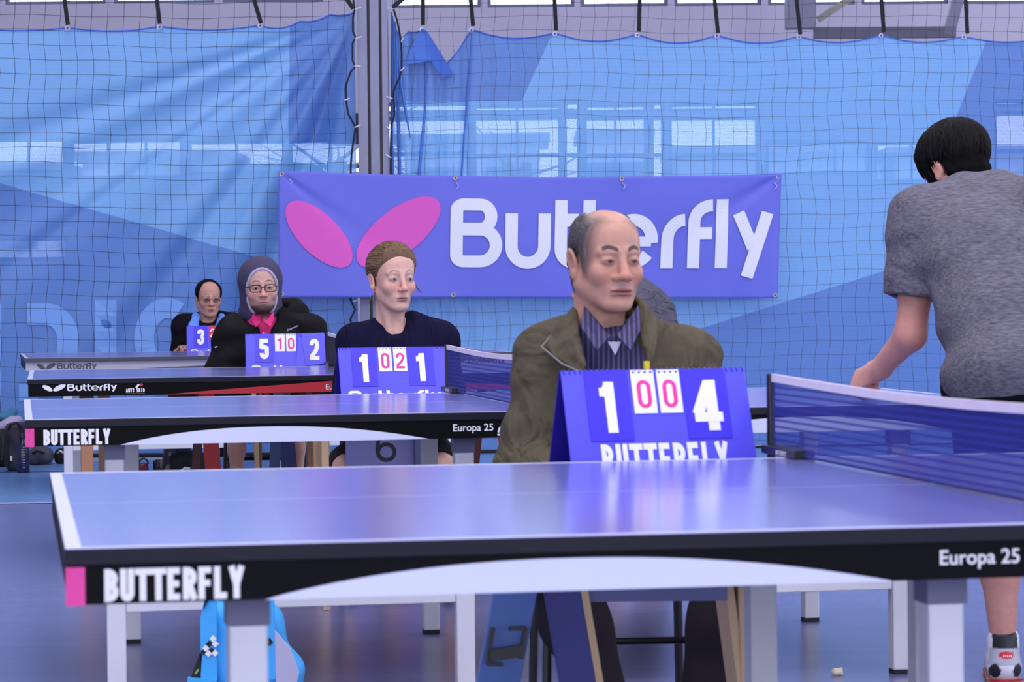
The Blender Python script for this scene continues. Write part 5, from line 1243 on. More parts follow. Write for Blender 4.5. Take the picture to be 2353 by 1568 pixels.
def plate(pts, t, name, m_, root, nrm=(0, -1, 0)):
    n = len(pts); nv_ = Vector(nrm)*t; vs = [Vector(p) for p in pts]; vs2 = [v+nv_ for v in vs]
    o = MB().add(vs+vs2, [tuple(range(n)), tuple(range(2*n-1, n-1, -1))]+[(i, (i+1) % n, (i+1) % n+n, i+n) for i in range(n)]).build(name, m_, root); return o
def stripe_mat(name, c1, c2, pitch, duty=.45):
    m = bpy.data.materials.new(name); m.use_nodes = True; nt = m.node_tree; b = nt.nodes['Principled BSDF']; b.inputs['Roughness'].default_value = .7
    tc = nt.nodes.new('ShaderNodeTexCoord'); sp = nt.nodes.new('ShaderNodeSeparateXYZ'); nt.links.new(tc.outputs['Object'], sp.inputs[0])
    q = nt.nodes.new('ShaderNodeMath'); q.operation = 'DIVIDE'; q.inputs[1].default_value = pitch; nt.links.new(sp.outputs[0], q.inputs[0])
    fr = nt.nodes.new('ShaderNodeMath'); fr.operation = 'FRACT'; nt.links.new(q.outputs[0], fr.inputs[0])
    lt = nt.nodes.new('ShaderNodeMath'); lt.operation = 'LESS_THAN'; lt.inputs[1].default_value = duty; nt.links.new(fr.outputs[0], lt.inputs[0])
    mx = nt.nodes.new('ShaderNodeMix'); mx.data_type = 'RGBA'; mx.inputs[6].default_value = c1; mx.inputs[7].default_value = c2; nt.links.new(lt.outputs[0], mx.inputs[0]); nt.links.new(mx.outputs[2], b.inputs['Base Color']); return m
M_STRAND = mat('hair_strands', rgb(90, 80, 70), .6, spec=.15, vcol=True)
def strands(hd, root, n, start, end, t0, c1, c2, seed, r=.0011, frac=(0, 1), lift=.002, name='strands', ramp=9.0):
    """thin locks lying over the skull; start(rs), end(rs) give unit directions in skull space"""
    rs = random.Random(seed); mb = MB(); cols = []
    for k in range(n):
        a, b = Vector(start(rs)).normalized(), Vector(end(rs)).normalized(); N = 9; pts = []; tt = t0+rs.uniform(-.001, .0025)
        f0 = frac[0]; f1 = frac[1]*rs.uniform(.75, 1)
        for i in range(N):
            u = f0+(f1-f0)*i/(N-1); d = a.slerp(b, u) if a.angle(b) > 1e-3 else a
            h = tt*min(1, .3+ramp*i/(N-1))+lift*math.sin(math.pi*i/(N-1))
            h += .007*max(0, -d.y)*max(0, d.z)*1.6; pts.append(hd.P(d.x*(.074+h), .018+d.y*(.093+h), .043+d.z*(.075+h)))
        n0 = len(mb.v); mb.tube(pts, [r*(.6 if i in (0, N-1) else 1)*hd.s for i in range(N)], 4); w = rs.random()
        cols += [[c1[j]*(1-w)+c2[j]*w for j in range(3)]]*(len(mb.v)-n0)
    o = mb.build(name, M_STRAND, root, smooth=True); C = np.ones((len(cols), 4), np.float32); C[:, :3] = np.array([lin(rgb(*c)) for c in cols])
    o.data.color_attributes.new('Col', 'FLOAT_COLOR', 'POINT').data.foreach_set('color', C.ravel()); return o
# ---- man in the olive jacket
def man_olive():
    Y = 6.25; c = at(1392, 598, Y); root = person((c.x, Y, 0), 'grey-haired man in an olive jacket and striped shirt, at the nearest table')
    hd = Head((0, -.02, c.z-.001), 24, 3, 0, .97, wide=1.0, jaw=1.10, cheek=1.04, nosew=1.22, nose=.82, eye_open=.0024, lid=1.05, fold=1.3, lips=.75, lipw=1.28, neck=.060, chin=1.1, ear=1.12)
    shz = .905; J = seat_pose(.018, shz, .152, elbow=((-.20, -.02, .68), (.20, -.02, .68)), lean=.02, nz=.095, knee=((-.15, -.32, .50), (.25, -.32, .50)), ankle=((-.01, -.28, .09), (.16, -.28, .09)), w=1.02, arm=1.08)
    def hfun(x, y, z):
        side = y+.042+.10*np.clip(z-.03, 0, 1)-.35*np.clip(.012-z, 0, 1); low = z+.030+np.where(y > .04, .06, 0.0)-np.where((y > -.012) & (y < .04), .045, 0.0)*(np.abs(x) > .05)
        bald = (np.sqrt((x/.045)**2+((y+.02)/.080)**2)-1)*.05+np.maximum(0, .066-z)*1.5
        return np.minimum(np.minimum(side, low), bald)
    def tint(x, y, z): h = hfun(x, y, z); return np.clip((h+.022)/.026, 0, 1)*.8*(z > -.06)*sstep(1.0, .95, np.abs(x)/.095)*(1-((np.abs(x) > .074)&(z < .035)))
    cols = lambda L: face_colors(L, (194, 146, 126), (150, 92, 90), (40, 34, 36), .0295, .16, .8, 0, .32, (tint, (84, 74, 72)), .0050, .9, 1.28, .55)
    skin_body(root, hd, J, .0021, cols, (-.36, -.5, 0), (.40, .25, 1.32)); hd.eyes(root, (.12, -1, .0), (40, 26, 22))
    f = head_grid(hd, .0032); hd.build(f, False, False); hd.hair(f, lambda x, y, z: hfun(x, y, z)-.007, .0055, .0008, 230, .25); V, Fq = f.mesh(1); L = hd.loc(V); hh = np.clip(.6+.4*(hfun(L[:, 0], L[:, 1], L[:, 2])-.006)/.012, .5, 1)[:, None]
    C = lin(rgb(184, 138, 120))*(1-hh)+lin(rgb(72, 68, 72))*hh; mh = mat('hair_grey', rgb(78, 74, 78), .6, noise=.3, nscale=140, bump=.5, bscale=180, stretch=(1.6, 1, .35), vcol=True); field_obj('hair', V, Fq, mh, root, C)
    def st(rs): a = rs.uniform(0, 6.28); return (.62*math.cos(a)*rs.uniform(.9, 1.2), .15+.75*math.sin(a)*rs.uniform(.8, 1.2), .72)
    strands(hd, root, 200, lambda rs: (rs.choice((-1, 1))*rs.uniform(.6, .95), rs.uniform(-.3, .8), rs.uniform(.2, .7)), lambda rs: (rs.uniform(-.4, .4), rs.uniform(.2, .9), .9), .0035, (60, 56, 60), (128, 120, 120), 3, .0005, (0, .45), .003, 'fine_hair')
    strands(hd, root, 420, lambda rs: (rs.choice((-1, 1))*rs.uniform(.85, 1.0), rs.uniform(-.55, -.2), rs.uniform(-.35, .55)), lambda rs: (rs.choice((-.01, .01))+0, 1, rs.uniform(-.6, .3)), .0015, (64, 58, 60), (112, 104, 104), 4, .0006, (0, .35), .0015, 'temple_hair')
    # shirt
    M_SH = stripe_mat('striped_shirt', rgb(42, 36, 72), rgb(88, 78, 128), .0115, .42)
    def shirt(f): torso(f, J, .008, arms=False); hd.c(f, (0, .025, -.14), (0, .03, -.19), .070, .08, .03); f.rbox((.0, .02, hd.O.z-.048), (.13, .16, .085), .002, .003, True, Matrix.Rotation(R(16), 4, 'X')); f.ell((.013, -.11, hd.O.z-.135), (.046, .08, .058), .004, True)
    garment('shirt', M_SH, root, (-.3, -.2, .45), (.34, .25, 1.06), .007, shirt, noise_folds(3, .0025, 40))
    zc = hd.O.z
    for q in (-1, 1):
        plate([(.010+q*.060, -.030, zc-.105), (.010+q*.070, -.058, zc-.150), (.012+q*.036, -.112, zc-.205), (.012+q*.006, -.108, zc-.172), (.010+q*.040, -.075, zc-.130)], .006, 'shirt_collar', M_SH, root, (q*.25, -.8, .35))
    MB().tube([(.016, -.112, zc-.262), (.016, -.117, zc-.262)], .006, 10).build('button', mat('button_dark', rgb(40, 34, 60), .4), root)
    plate([(.0, -.082, zc-.185), (.03, -.082, zc-.185), (.016, -.094, zc-.215)], .004, 'undershirt', M_BGREY, root)
    # jacket: torso and sleeves, open down the front
    M_JK = mat('olive_jacket', rgb(84, 77, 61), .85, spec=.2, noise=.1, nscale=60, bump=.25, bscale=300, wrinkle=(7, .05, (1.6, 1, .8)))
    folds = noise_folds(7, .0085, 22)
    def jk(f):
        torso(f, J, .021, k=.04)
        def wedge(X, Y_, Z):
            t = np.clip((1.02-Z)/.35, 0, 1); hw_ = .058+.03*np.sin(t*3.1)*.3; return np.maximum(np.abs(X-.022)-hw_, Y_+.02)
        f.put(wedge, (-.2, -.4, .4), (.25, .05, 1.12), .008, True)
        hd.c(f, (0, .01, -.08), (0, .035, -.22), .064, .075, .015, True)
        # sleeve cuffs end before the hands
    garment('jacket', M_JK, root, (-.36, -.36, .44), (.40, .27, 1.10), .0068, jk, lambda X, Y_, Z: folds(X, Y_, Z)*np.clip((np.abs(X-.02)-.07)/.06, .15, 1)+.004*np.sin(70*Z+30*np.abs(X))*np.clip((np.abs(X-.02)-.17)/.03, 0, 1))
    cx = .02
    def sheet(inner, outer, nm, n=6):
        t = MB(); I = [Vector((x, y, zc+z)) for x, y, z in inner]; O_ = [Vector((x, y, zc+z)) for x, y, z in outer]; m_ = len(I); vs = []
        for a, b in zip(I, O_):
            for k in range(n+1):
                u = k/n; p = a.lerp(b, u); p += Vector((0, -.012, .014))*math.sin(math.pi*min(1, u*1.3))*.8; vs.append(p)
        t.add(vs, [(i*(n+1)+k, i*(n+1)+k+1, (i+1)*(n+1)+k+1, (i+1)*(n+1)+k) for i in range(m_-1) for k in range(n)])
        o = t.build(nm, M_JK, root, smooth=True); sd = o.modifiers.new('s', 'SOLIDIFY'); sd.thickness = .007; sd.offset = 0; sb = o.modifiers.new('d', 'SUBSURF'); sb.levels = 1; sb.render_levels = 2; return o
    sheet([(.0, .085, -.085), (-.045, .07, -.088), (-.068, .0, -.105), (-.068, -.05, -.14), (-.060, -.092, -.19), (-.050, -.125, -.245)],
          [(.0, .115, -.12), (-.075, .10, -.125), (-.122, .0, -.165), (-.150, -.062, -.195), (-.105, -.115, -.232), (-.052, -.138, -.255)], 'jacket_collar')
    sheet([(.0, .085, -.085), (.05, .07, -.085), (.074, .0, -.092), (.074, -.05, -.13), (.077, -.092, -.19), (.084, -.125, -.24)],
          [(.0, .115, -.12), (.085, .09, -.11), (.108, .02, -.112), (.116, -.045, -.150), (.112, -.10, -.195), (.090, -.138, -.25)], 'jacket_collar')
    MB().tube([Vector((x, y, zc+z)) for x, y, z in [(-.125, -.01, -.168), (-.150, -.066, -.196), (-.105, -.121, -.233), (-.054, -.142, -.256)]], .0026, 6).build('collar_piping', mat('grey_piping', rgb(120, 116, 116), .6), root)
    MB().tube([(.084, -.150, .918), (.084, -.142, .84)], .007, 8).build('pen', mat('yellow_plastic', rgb(236, 214, 40), .4), root)
    M_TR = mat('charcoal_trousers', rgb(44, 40, 46), .9, spec=.1, bump=.2)
    def tr(f): legs(f, J, .012, .05, foot=False); f.ell((J['hip'][0], .05, .50), (.19, .15, .12), .05)
    garment('trousers', M_TR, root, (-.36, -.5, .06), (.40, .25, .64), .009, tr, noise_folds(9, .004, 35))
    for q in ('L', 'R'):
        a = Vector(J['a'+q]); f = Field(ax(a.x-.07, a.x+.07, .007), ax(a.y-.25, a.y+.1, .007), ax(0, .12, .007)); f.cone(a+Vector((0, .02, -.04)), a+Vector((0, -.16, -.055)), .048, .038, .02); f.d = np.maximum(f.d, (.002-f.zs)[None, None, :]); V, Fq = f.mesh(); field_obj('shoe', V, Fq, M_SEAT, root)
man_olive()
# ---- woman in the navy shirt
def woman():
    Y = 9.82; c = at(904, 641, Y); root = person((c.x, Y, 0), 'woman with tied-back light brown hair in a navy shirt, at the second table')
    hd = Head((0, -.02, c.z), 25, 2, 0, .985, wide=.98, jaw=.92, cheek=.98, nose=1.05, nosew=.92, browr=.0080, eye_open=.0034, lips=.85, neck=.050, chin=.95, ear=.92, fold=.4)
    J = seat_pose(.012, .905, .150, nz=.075, elbow=((-.195, -.02, .67), (.195, -.02, .67)), w=.93, arm=.95, knee=((-.17, -.36, .48), (.17, -.36, .48)), ankle=((-.16, -.3, .09), (.18, -.3, .09)))
    def hfun(x, y, z): return np.minimum(np.minimum(y*.75+z*.66+.002+.0012*np.sin(x*90), z+.055), np.where((np.abs(x) > .055) & (z < .006) & (y > -.022) & (y < .030), -.02, .1))
    cols = lambda L: face_colors(L, (216, 172, 156), (176, 112, 112), (132, 98, 80), .0275, .05, .55, 0, .4, None, .0032, .6)
    skin_body(root, hd, J, .0026, cols, (-.36, -.5, 0), (.36, .25, 1.30)); hd.eyes(root, (.1, -1, 0), (92, 98, 112))
    f = head_grid(hd, .0036); hd.build(f, False, False); hd.hair(f, hfun, .0115, .0010, 150, .4); hd.e(f, (0, .115, .02), (.04, .035, .045), .02); V, Fq = f.mesh(1)
    field_obj('hair', V, Fq, mat('hair_light_brown', rgb(108, 84, 64), .6, spec=.2, noise=.4, nscale=110, bump=.6, bscale=150, stretch=(1.6, 1, .35)), root)
    def hl(rs):
        q = rs.uniform(-.97, .97); c_ = math.sqrt(1-q*q)
        for k in range(60):
            b_ = R(-25+k*2.2); d = (q, -c_*math.cos(b_), c_*math.sin(b_))
            if hfun(d[0]*.078, .018+d[1]*.097, .043+d[2]*.079) > .003: return d
        return (q, 0, c_)
    strands(hd, root, 520, hl, lambda rs: (rs.uniform(-.12, .12), 1, rs.uniform(-.25, .1)), .0125, (88, 66, 50), (160, 130, 102), 5, .0011, (0, 1), .006, 'hair_strands', 3.0)
    ws = MB()
    for q, pts in enumerate([((-.07, .01, -.05), (-.085, -.01, -.075), (-.088, -.02, -.09)), ((.075, -.03, -.02), (.087, -.045, -.045), (.098, -.045, -.05)), ((-.075, .02, -.06), (-.082, .03, -.085), (-.08, .03, -.1))]):
        ws.tube([hd.P(*p) for p in pts], [.0035, .0025, .001], 5)
    ws.build('loose_strands', MATS['hair_light_brown'], root)
    M_NV = mat('navy_tshirt', rgb(25, 22, 50), .9, spec=.08, noise=.06, nscale=80, bump=.2, wrinkle=(9, .03, (1.8, 1, .7)))
    zn = hd.O.z
    def sh(f):
        torso(f, J, .016, k=.04)
        f.cone((.018, .02, zn-.06), (.020, -.075, zn-.160), .068, .058, .004, True)
    garment('tshirt', M_NV, root, (-.34, -.36, .42), (.36, .26, 1.06), .0085, sh, noise_folds(12, .006, 24))
    M_SHT = mat('black_shorts', rgb(26, 26, 32), .8)
    def tr(f): f.ell((J['hip'][0], .05, .5), (.18, .15, .11), .05); legs(f, J, .02, .04, False, 'knee')
    garment('shorts', M_SHT, root, (-.34, -.32, .36), (.36, .25, .64), .011, tr)
woman()
# ---- hooded man
def hooded():
    Y = 13.4; c = at(601, 661, Y); root = person((c.x, Y, 0), 'bearded man with glasses and a raised hood in a black jacket')
    hd = Head((0, -.03, c.z+.002), 11, 3, -2, 1.03, wide=1.04, jaw=1.12, cheek=1.06, nosew=1.05, eye_open=.0032, neck=.062, lips=1.1, chin=1.1)
    J = seat_pose(.045, .895, .18, nz=.08, elbow=((-.25, -.03, .68), (.25, -.03, .68)), w=1.15, arm=1.25)
    def hfun(x, y, z): return np.minimum(y*.6+z*.8-.022, z+.03)
    cols = lambda L: face_colors(L, (212, 166, 150), (182, 108, 110), (58, 44, 42), .0300, 0, .6, .95, .3, None, .0038, .75)
    skin_body(root, hd, J, .0034, cols, (-.40, -.5, 0), (.46, .25, 1.30)); hd.eyes(root, (-.05, -1, -.1), (60, 40, 30))
    f = head_grid(hd, .0045); hd.build(f, False, False); hd.hair(f, hfun, .004, .001, 110); V, Fq = f.mesh(1); field_obj('hair', V, Fq, hairmat('hair_dark_brown', rgb(44, 34, 34)), root)
    # glasses
    g = MB(); 
    for q in (-1, 1): g.tube([hd.P(q*.034+.0255*math.copysign(abs(math.cos(a))**.6, math.cos(a)), -.098, -.002+.0165*math.copysign(abs(math.sin(a))**.6, math.sin(a))) for a in [k*math.pi/12 for k in range(25)]], .0024, 6, False); g.tube([hd.P(q*.059, -.097, .004), hd.P(q*.074, -.05, .004), hd.P(q*.078, .01, .0)], .0022, 6)
    g.tube([hd.P(-.009, -.098, .003), hd.P(0, -.102, .005), hd.P(.009, -.098, .003)], .0022, 6); g.build('glasses', M_BLK_PLASTIC, root)
    # hood
    M_HD = mat('hood_plum_grey', rgb(62, 56, 86), .8, bump=.2); M_LIN = mat('hood_lining_grey', rgb(176, 172, 196), .8)
    def hood(f, r0=0.0):
        hd.e(f, (0, .030, .034), (.103+r0, .122+r0, .114+r0), .02); hd.e(f, (0, .04, -.06), (.096+r0, .105+r0, .10+r0), .03); hd.e(f, (0, .06, -.13), (.10+r0, .10+r0, .06), .04)
    def shell(f):
        hood(f); g_ = f.copy(); g_.d[:] = .5; hood(g_, -.011); f.d = np.maximum(f.d, -g_.d)
        hd.e(f, (0, -.11, -.035), (.084, .13, .130), .006, True); hd.e(f, (0, -.12, -.12), (.07, .12, .12), .006, True)
    garment('hood', M_HD, root, (-.16, -.2, c.z-.24), (.16, .2, c.z+.18), .005, shell, noise_folds(5, .002, 40))
    def inhood(x, y, z): return min(math.sqrt((x/.103)**2+((y-.03)/.122)**2+((z-.034)/.114)**2), math.sqrt((x/.096)**2+((y-.04)/.105)**2+((z+.06)/.10)**2))-1
    rim = []
    for k in range(41):
        ph = R(-58+k*296/40); best = None
        for q in range(60):
            y = -.105+.13*q/60; rho = math.sqrt(max(0, 1-((y+.11)/.13)**2)); x, z = .084*rho*math.cos(ph), -.035+.130*rho*math.sin(ph)
            v = abs(inhood(x, y, z))
            if best is None or v < best[0]: best = (v, x, y, z)
        _, x, y, z = best; rim.append(hd.P(x*.97, y+.004, z))
    MB().tube(rim, .0075, 8).build('hood_lining', M_LIN, root, smooth=True)
    M_PK = mat('pink_polo', rgb(220, 40, 120), .75)
    def polo(f): torso(f, J, .008, arms=False); hd.c(f, (0, .025, -.14), (0, .03, -.19), .074, .082, .02); f.rbox((.0, .02, hd.O.z-.03), (.13, .16, .085), .002, .003, True, Matrix.Rotation(R(14), 4, 'X')); f.ell((.020, -.11, c.z-.150), (.028, .07, .05), .004, True)
    garment('polo_shirt', M_PK, root, (-.3, -.2, .5), (.38, .25, 1.06), .009, polo)
    zc = c.z
    for q in (-1, 1): plate([(.012+q*.050, -.045, zc-.118), (.012+q*.054, -.072, zc-.155), (.016+q*.036, -.118, zc-.195), (.016+q*.007, -.116, zc-.172), (.012+q*.034, -.085, zc-.142)], .006, 'polo_collar', M_PK, root, (q*.2, -.8, .3))
    MB().tube([(.02, -.128, zc-.225), (.02, -.131, zc-.225)], .006, 8).build('button', M_BGREY, root)
    M_BJ = mat('black_puffer', rgb(16, 14, 18), .7, spec=.15, noise=.08, nscale=30, bump=.3, bscale=90, wrinkle=(6, .012, (1, 1, 1.3)))
    def jk(f):
        torso(f, J, .034, k=.05)
        def wedge(X, Y_, Z): hw_ = .008+.045*np.clip((Z-.83)/.16, 0, 1); return np.maximum(np.abs(X-.026)-hw_, Y_+.02)
        f.put(wedge, (-.15, -.4, .6), (.2, .02, 1.12), .01, True); hd.c(f, (0, .0, -.09), (0, .03, -.2), .060, .066, .015, True)
    pj = garment('puffer_jacket', M_BJ, root, (-.42, -.38, .42), (.50, .28, 1.10), .0105, jk, lambda X, Y_, Z: .006*np.sin(52*Z+16*np.abs(X-.04)+2*np.sin(9*X))+noise_folds(21, .004, 24)(X, Y_, Z))
    def jh(f): f.chain([(.045+.085, .02, zc-.135), (.045+.13, .06, zc-.125), (.045+.10, .12, zc-.11), (0, .15, zc-.1), (-.08, .1, zc-.12)], [.03, .045, .05, .05, .045], .03)
    garment('jacket_hood_roll', M_BJ, root, (-.2, -.1, zc-.24), (.28, .26, zc), .009, jh, noise_folds(8, .004, 40))
    from mathutils.bvhtree import BVHTree
    tree = BVHTree.FromPolygons([v.co.copy() for v in pj.data.vertices], [tuple(p.vertices) for p in pj.data.polygons])
    def on_chest(x, y):
        X, Z = .128+x*.93, .913+y*.93+x*.40; h = tree.ray_cast(Vector((X, -1, Z)), Vector((0, 1, 0)))[0]; return Vector((X, (h.y if h else -.15)-.003, Z))
    me_ = text_mesh('Columbia', .058, on_chest, .012); obj('chest_lettering', me_, M_BGREY, root)
    plate([(-.222, -.115, .842), (-.206, -.125, .846), (-.206, -.125, .842), (-.218, -.118, .836)], .004, 'sleeve_tag', M_WHITE, root)
    def tr(f): f.ell((J['hip'][0], .05, .5), (.21, .16, .11), .05); legs(f, J, .03, .04, False, 'knee')
    garment('shorts', mat('dark_shorts', rgb(32, 32, 44), .8), root, (-.36, -.36, .34), (.46, .28, .64), .012, tr)
hooded()
# ---- man with the blue scarf
def scarf_man():
    Y = 17.47; c = at(480, 687, Y); root = person((c.x, Y, 0), 'man with thin-rimmed glasses and a light blue scarf, farthest back')
    hd = Head((0, -.02, c.z), 18, 3, 0, .97, wide=1.0, jaw=1.05, nosew=1.15, nose=.85, eye_open=.003, fold=.8, neck=.055)
    J = seat_pose(.0, .90, .165, elbow=((-.2, -.02, .66), (.2, -.02, .66)), wrist=((-.16, -.18, .74), (.1, -.2, .66)), w=1.0)
    def hfun(x, y, z): return np.minimum(np.minimum(y*.8+z*.40-.020+.9*np.clip(np.abs(x)-.036, 0, 1), z-.002+np.where(y > .04, .05, 0.)+np.where(y < -.01, .03, 0.)), .1)
    cols = lambda L: face_colors(L, (198, 146, 128), (150, 92, 92), (60, 50, 50), .031, 0, .6, 0, .25, None, .003, .7)
    skin_body(root, hd, J, .004, cols, (-.34, -.5, 0), (.34, .25, 1.26)); hd.eyes(root, (.05, -1, 0), (34, 24, 22))
    f = head_grid(hd, .0048); hd.build(f, False, False); hd.hair(f, hfun, .013, .001, 150, .55); V, Fq = f.mesh(1); field_obj('hair', V, Fq, mat('hair_black', rgb(14, 12, 16), .75, spec=.1, noise=.3, nscale=120, bump=.4, bscale=160), root)
    g = MB()
    for q in (-1, 1): g.tube([hd.P(q*.033+.024*math.cos(a), -.098, -.004+.016*math.sin(a)) for a in [k*math.pi/10 for k in range(21)]], .0014, 5, False); g.tube([hd.P(q*.057, -.096, .003), hd.P(q*.076, .0, .004)], .0016, 5)
    g.tube([hd.P(-.009, -.098, .003), hd.P(.009, -.098, .003)], .0016, 5); g.build('glasses', mat('thin_metal', rgb(150, 140, 140), .3, metal=.8), root)
    ln = MB()
    for q in (-1, 1): ln.add([hd.P(q*.033+.023*math.cos(a), -.0975, -.004+.0155*math.sin(a)) for a in [k*math.pi/10 for k in range(20)]], [tuple(range(20))])
    tl = bpy.data.materials.new('tinted_lens'); tl.use_nodes = True; nt = tl.node_tree; b = nt.nodes['Principled BSDF']; b.inputs['Base Color'].default_value = rgb(62, 52, 46); b.inputs['Alpha'].default_value = .5; b.inputs['Roughness'].default_value = .45; b.inputs['Specular IOR Level'].default_value = .15
    ln.build('lenses', tl, root)
    zc = c.z
    M_BKJ = mat('black_jacket', rgb(20, 18, 26), .85, spec=.1, bump=.2, wrinkle=(9, .03, (1, 1, 1)))
    def jk(f): torso(f, J, .02, k=.045); hd.c(f, (0, .0, -.10), (0, .03, -.2), .062, .066, .01, True)
    garment('jacket', M_BKJ, root, (-.34, -.34, .42), (.34, .26, 1.06), .011, jk, noise_folds(31, .004, 26))
    def coll(f): f.chain([(.0, .08, zc-.12), (.065, .05, zc-.125), (.085, -.01, zc-.15), (.11, -.06, zc-.20)], [.02, .022, .022, .015], .012); f.chain([(0, .08, zc-.12), (-.065, .05, zc-.125), (-.085, -.01, zc-.16)], [.02, .022, .018], .012)
    garment('jacket_collar', M_BKJ, root, (-.16, -.14, zc-.25), (.18, .14, zc-.07), .007, coll)
    M_SC = mat('light_blue_scarf', rgb(98, 148, 236), .8, bump=.3)
    def scf(f):
        f.chain([(-.05, .06, zc-.10), (-.078, -.03, zc-.115), (-.088, -.10, zc-.17), (-.088, -.15, zc-.30)], [.022, .028, .032, .032], .015, flat=((.3, -1, .3), .26))
        f.chain([(.05, .06, zc-.10), (.078, -.03, zc-.115), (.078, -.10, zc-.17), (.055, -.15, zc-.30)], [.022, .026, .030, .030], .015, flat=((-.3, -1, .3), .26)); f.chain([(-.05, .06, zc-.10), (0, .085, zc-.10), (.05, .06, zc-.10)], [.02, .02, .02], .01)
    garment('scarf', M_SC, root, (-.15, -.20, zc-.36), (.15, .13, zc-.05), .006, scf, noise_folds(2, .0015, 60))
    def tr(f): f.ell((0, .05, .5), (.19, .15, .12), .05); legs(f, J, .02, .04, False)
    garment('trousers', M_BK2, root, (-.34, -.5, .08), (.34, .25, .64), .013, tr)
scarf_man()
# ---- player bending over at the right, seen from behind
def player():
    Y0 = 7.42; base = at(2300, 1500, Y0); root = person((base.x, Y0, 0), 'player in a grey marl t-shirt bending forward, seen from behind at the right', 'players')
    def pt(px, py, Y): p = at(px, py, Y); return Vector((p.x-base.x, p.y-Y0, p.z))
    hc = pt(2194, 392, 7.86); hd = Head(hc, 180+30, 30, 0, 1.03, wide=1.02)
    sL, sR = pt(2122, 512, 7.62), pt(2400, 480, 7.56); nk = pt(2258, 428, 7.70); hip = pt(2335, 860, 7.36); ch = pt(2268, 585, 7.55)
    eL, wL = pt(2092, 770, 7.60), pt(2018, 852, 7.74); eR, wR = pt(2470, 740, 7.7), pt(2440, 860, 7.95)
    J = dict(hip=hip, chest=ch, neck=nk, sL=sL, sR=sR, eL=eL, eR=eR, wL=wL, wR=wR, w=1.12, arm=1.28, yaw=0)
    kL, aL = pt(2296, 1215, 7.38), Vector((.006, .0, .105)); hL = pt(2270, 935, 7.38); hR = hL+Vector((.2, .02, .0)); kR, aR = kL+Vector((.30, .05, 0)), aL+Vector((.34, .1, 0))
    J.update(hL=hL, hR=hR, kL=kL, kR=kR, aL=aL, aR=aR, fL=(.1, 1, 0), fR=(.1, 1, 0))
    f = body_grid((-.55, -.3, 0), (.62, .75, 1.66), hd, .0042, .011, .14)
    # fine steps around the visible fist
    f = Field(nonuni(-.55, .62, -.45, .06, .005, .012), nonuni(-.3, .75, .1, .62, .006, .013), nonuni(0, 1.66, .70, 1.66, .006, .014))
    torso(f, J, -.012, k=.04); legs(f, J, -.002, .03, True); hd.build(f, False)
    hand(f, wL, wL-eL+Vector((-.05, .02, .035)), (.2, .75, -.65), 1, 1.0, 1.1); hand(f, wR, wR-eR, (0, 0, -1), -1, .5)
    V, Fq = f.mesh(1); L = hd.loc(V)
    C = face_colors(L, (206, 150, 134), (170, 100, 100), None, lash=0, flush=.2); el = np.exp(-(((V-np.array(eL))/.07)**2).sum(1)); C = C*(1-.35*el[:, None])+lin(rgb(210, 128, 124))*.35*el[:, None]
    field_obj('body', V, Fq, M_SKIN, root, C)
    f = head_grid(hd, .0042, .17); hd.build(f, False, False)
    def hfun(x, y, z): return np.minimum(np.minimum(y*.8+z*.45+.045, z+.062+.2*y), np.where((np.abs(x) > .05) & (z < .004) & (y > -.005) & (y < .042), -.02, .1))
    hd.hair(f, hfun, .019, .0014, 150, .6); V, Fq = f.mesh(1); field_obj('hair', V, Fq, mat('hair_near_black', rgb(9, 8, 9), .8, spec=.08, noise=.3, nscale=120, bump=.5, bscale=160, stretch=(1.6, 1, .35)), root)
    def hend(rs): t = rs.uniform(0, 6.283); return (math.cos(t), math.sin(t), -1.3 if math.sin(t) > .35 else (-.6 if math.sin(t) > -.1 else -.3))
    strands(hd, root, 1100, lambda rs: (rs.uniform(-.35, .35), .4+rs.uniform(-.3, .3), .9), hend, .0195, (8, 7, 8), (30, 26, 30), 8, .0014, (.05, 1), .003, 'hair_strands')
    # t-shirt
    m = mat('grey_marl', rgb(95, 92, 105), .9, noise=.55, nscale=130, bump=.2, stretch=(.35, 1, 1.5), wrinkle=(5, .022, (1.3, 1, 1.2)))
    def ts(f):
        torso(f, J, .016, k=.05, short=True)
        cu = sL+(eL-sL)*.66; d = (eL-sL).normalized()
        f.cone(sL, cu, .080, .084, .03); f.cone(sR, sR+(eR-sR)*.66, .08, .084, .03)
        def below(P0, D):
            def fn(X, Y_, Z): return -((X-P0.x)*D.x+(Y_-P0.y)*D.y+(Z-P0.z)*D.z)
            return fn
        w1 = below(cu, d)
        def cutL(X, Y_, Z): return np.maximum(w1(X, Y_, Z), np.sqrt((X-eL.x)**2+(Y_-eL.y)**2+(Z-eL.z)**2)-.165)
        f.put(cutL, [q-.2 for q in eL], [q+.2 for q in eL], .004, True)
        f.cone(cu-d*.02, cu+d*.06, .064, .067, .004, True)
        f.rbox((hip.x, hip.y, .71), (.4, .4, .062), .01, .01, True)
        hd.c(f, (0, .03, -.10), (0, .05, -.17), .062, .066, .006, True)
    garment('tshirt', m, root, (-.36, -.25, .70), (.50, .45, 1.52), .0075, ts, lambda X, Y_, Z: noise_folds(14, .009, 15)(X, Y_, Z)+.003*np.sin(60*(Z-.4*X))*np.clip((X+.06)*-6, 0, 1))
    def so(f): f.ell(hip+Vector((0, .03, -.03)), (.20, .16, .13), .04); f.cone(hL, hL+(kL-hL)*.75, .105, .10, .04); f.cone(hR, hR+(kR-hR)*.75, .105, .10, .04); hx = hL+(kL-hL)*.98; f.rbox((0, 0, hx.z-.2), (.6, .5, .24), .01, .005, True)
    garment('shorts', mat('black_sport_shorts', rgb(13, 13, 17), .85, spec=.1), root, (-.3, -.25, .42), (.5, .35, 1.0), .01, so)
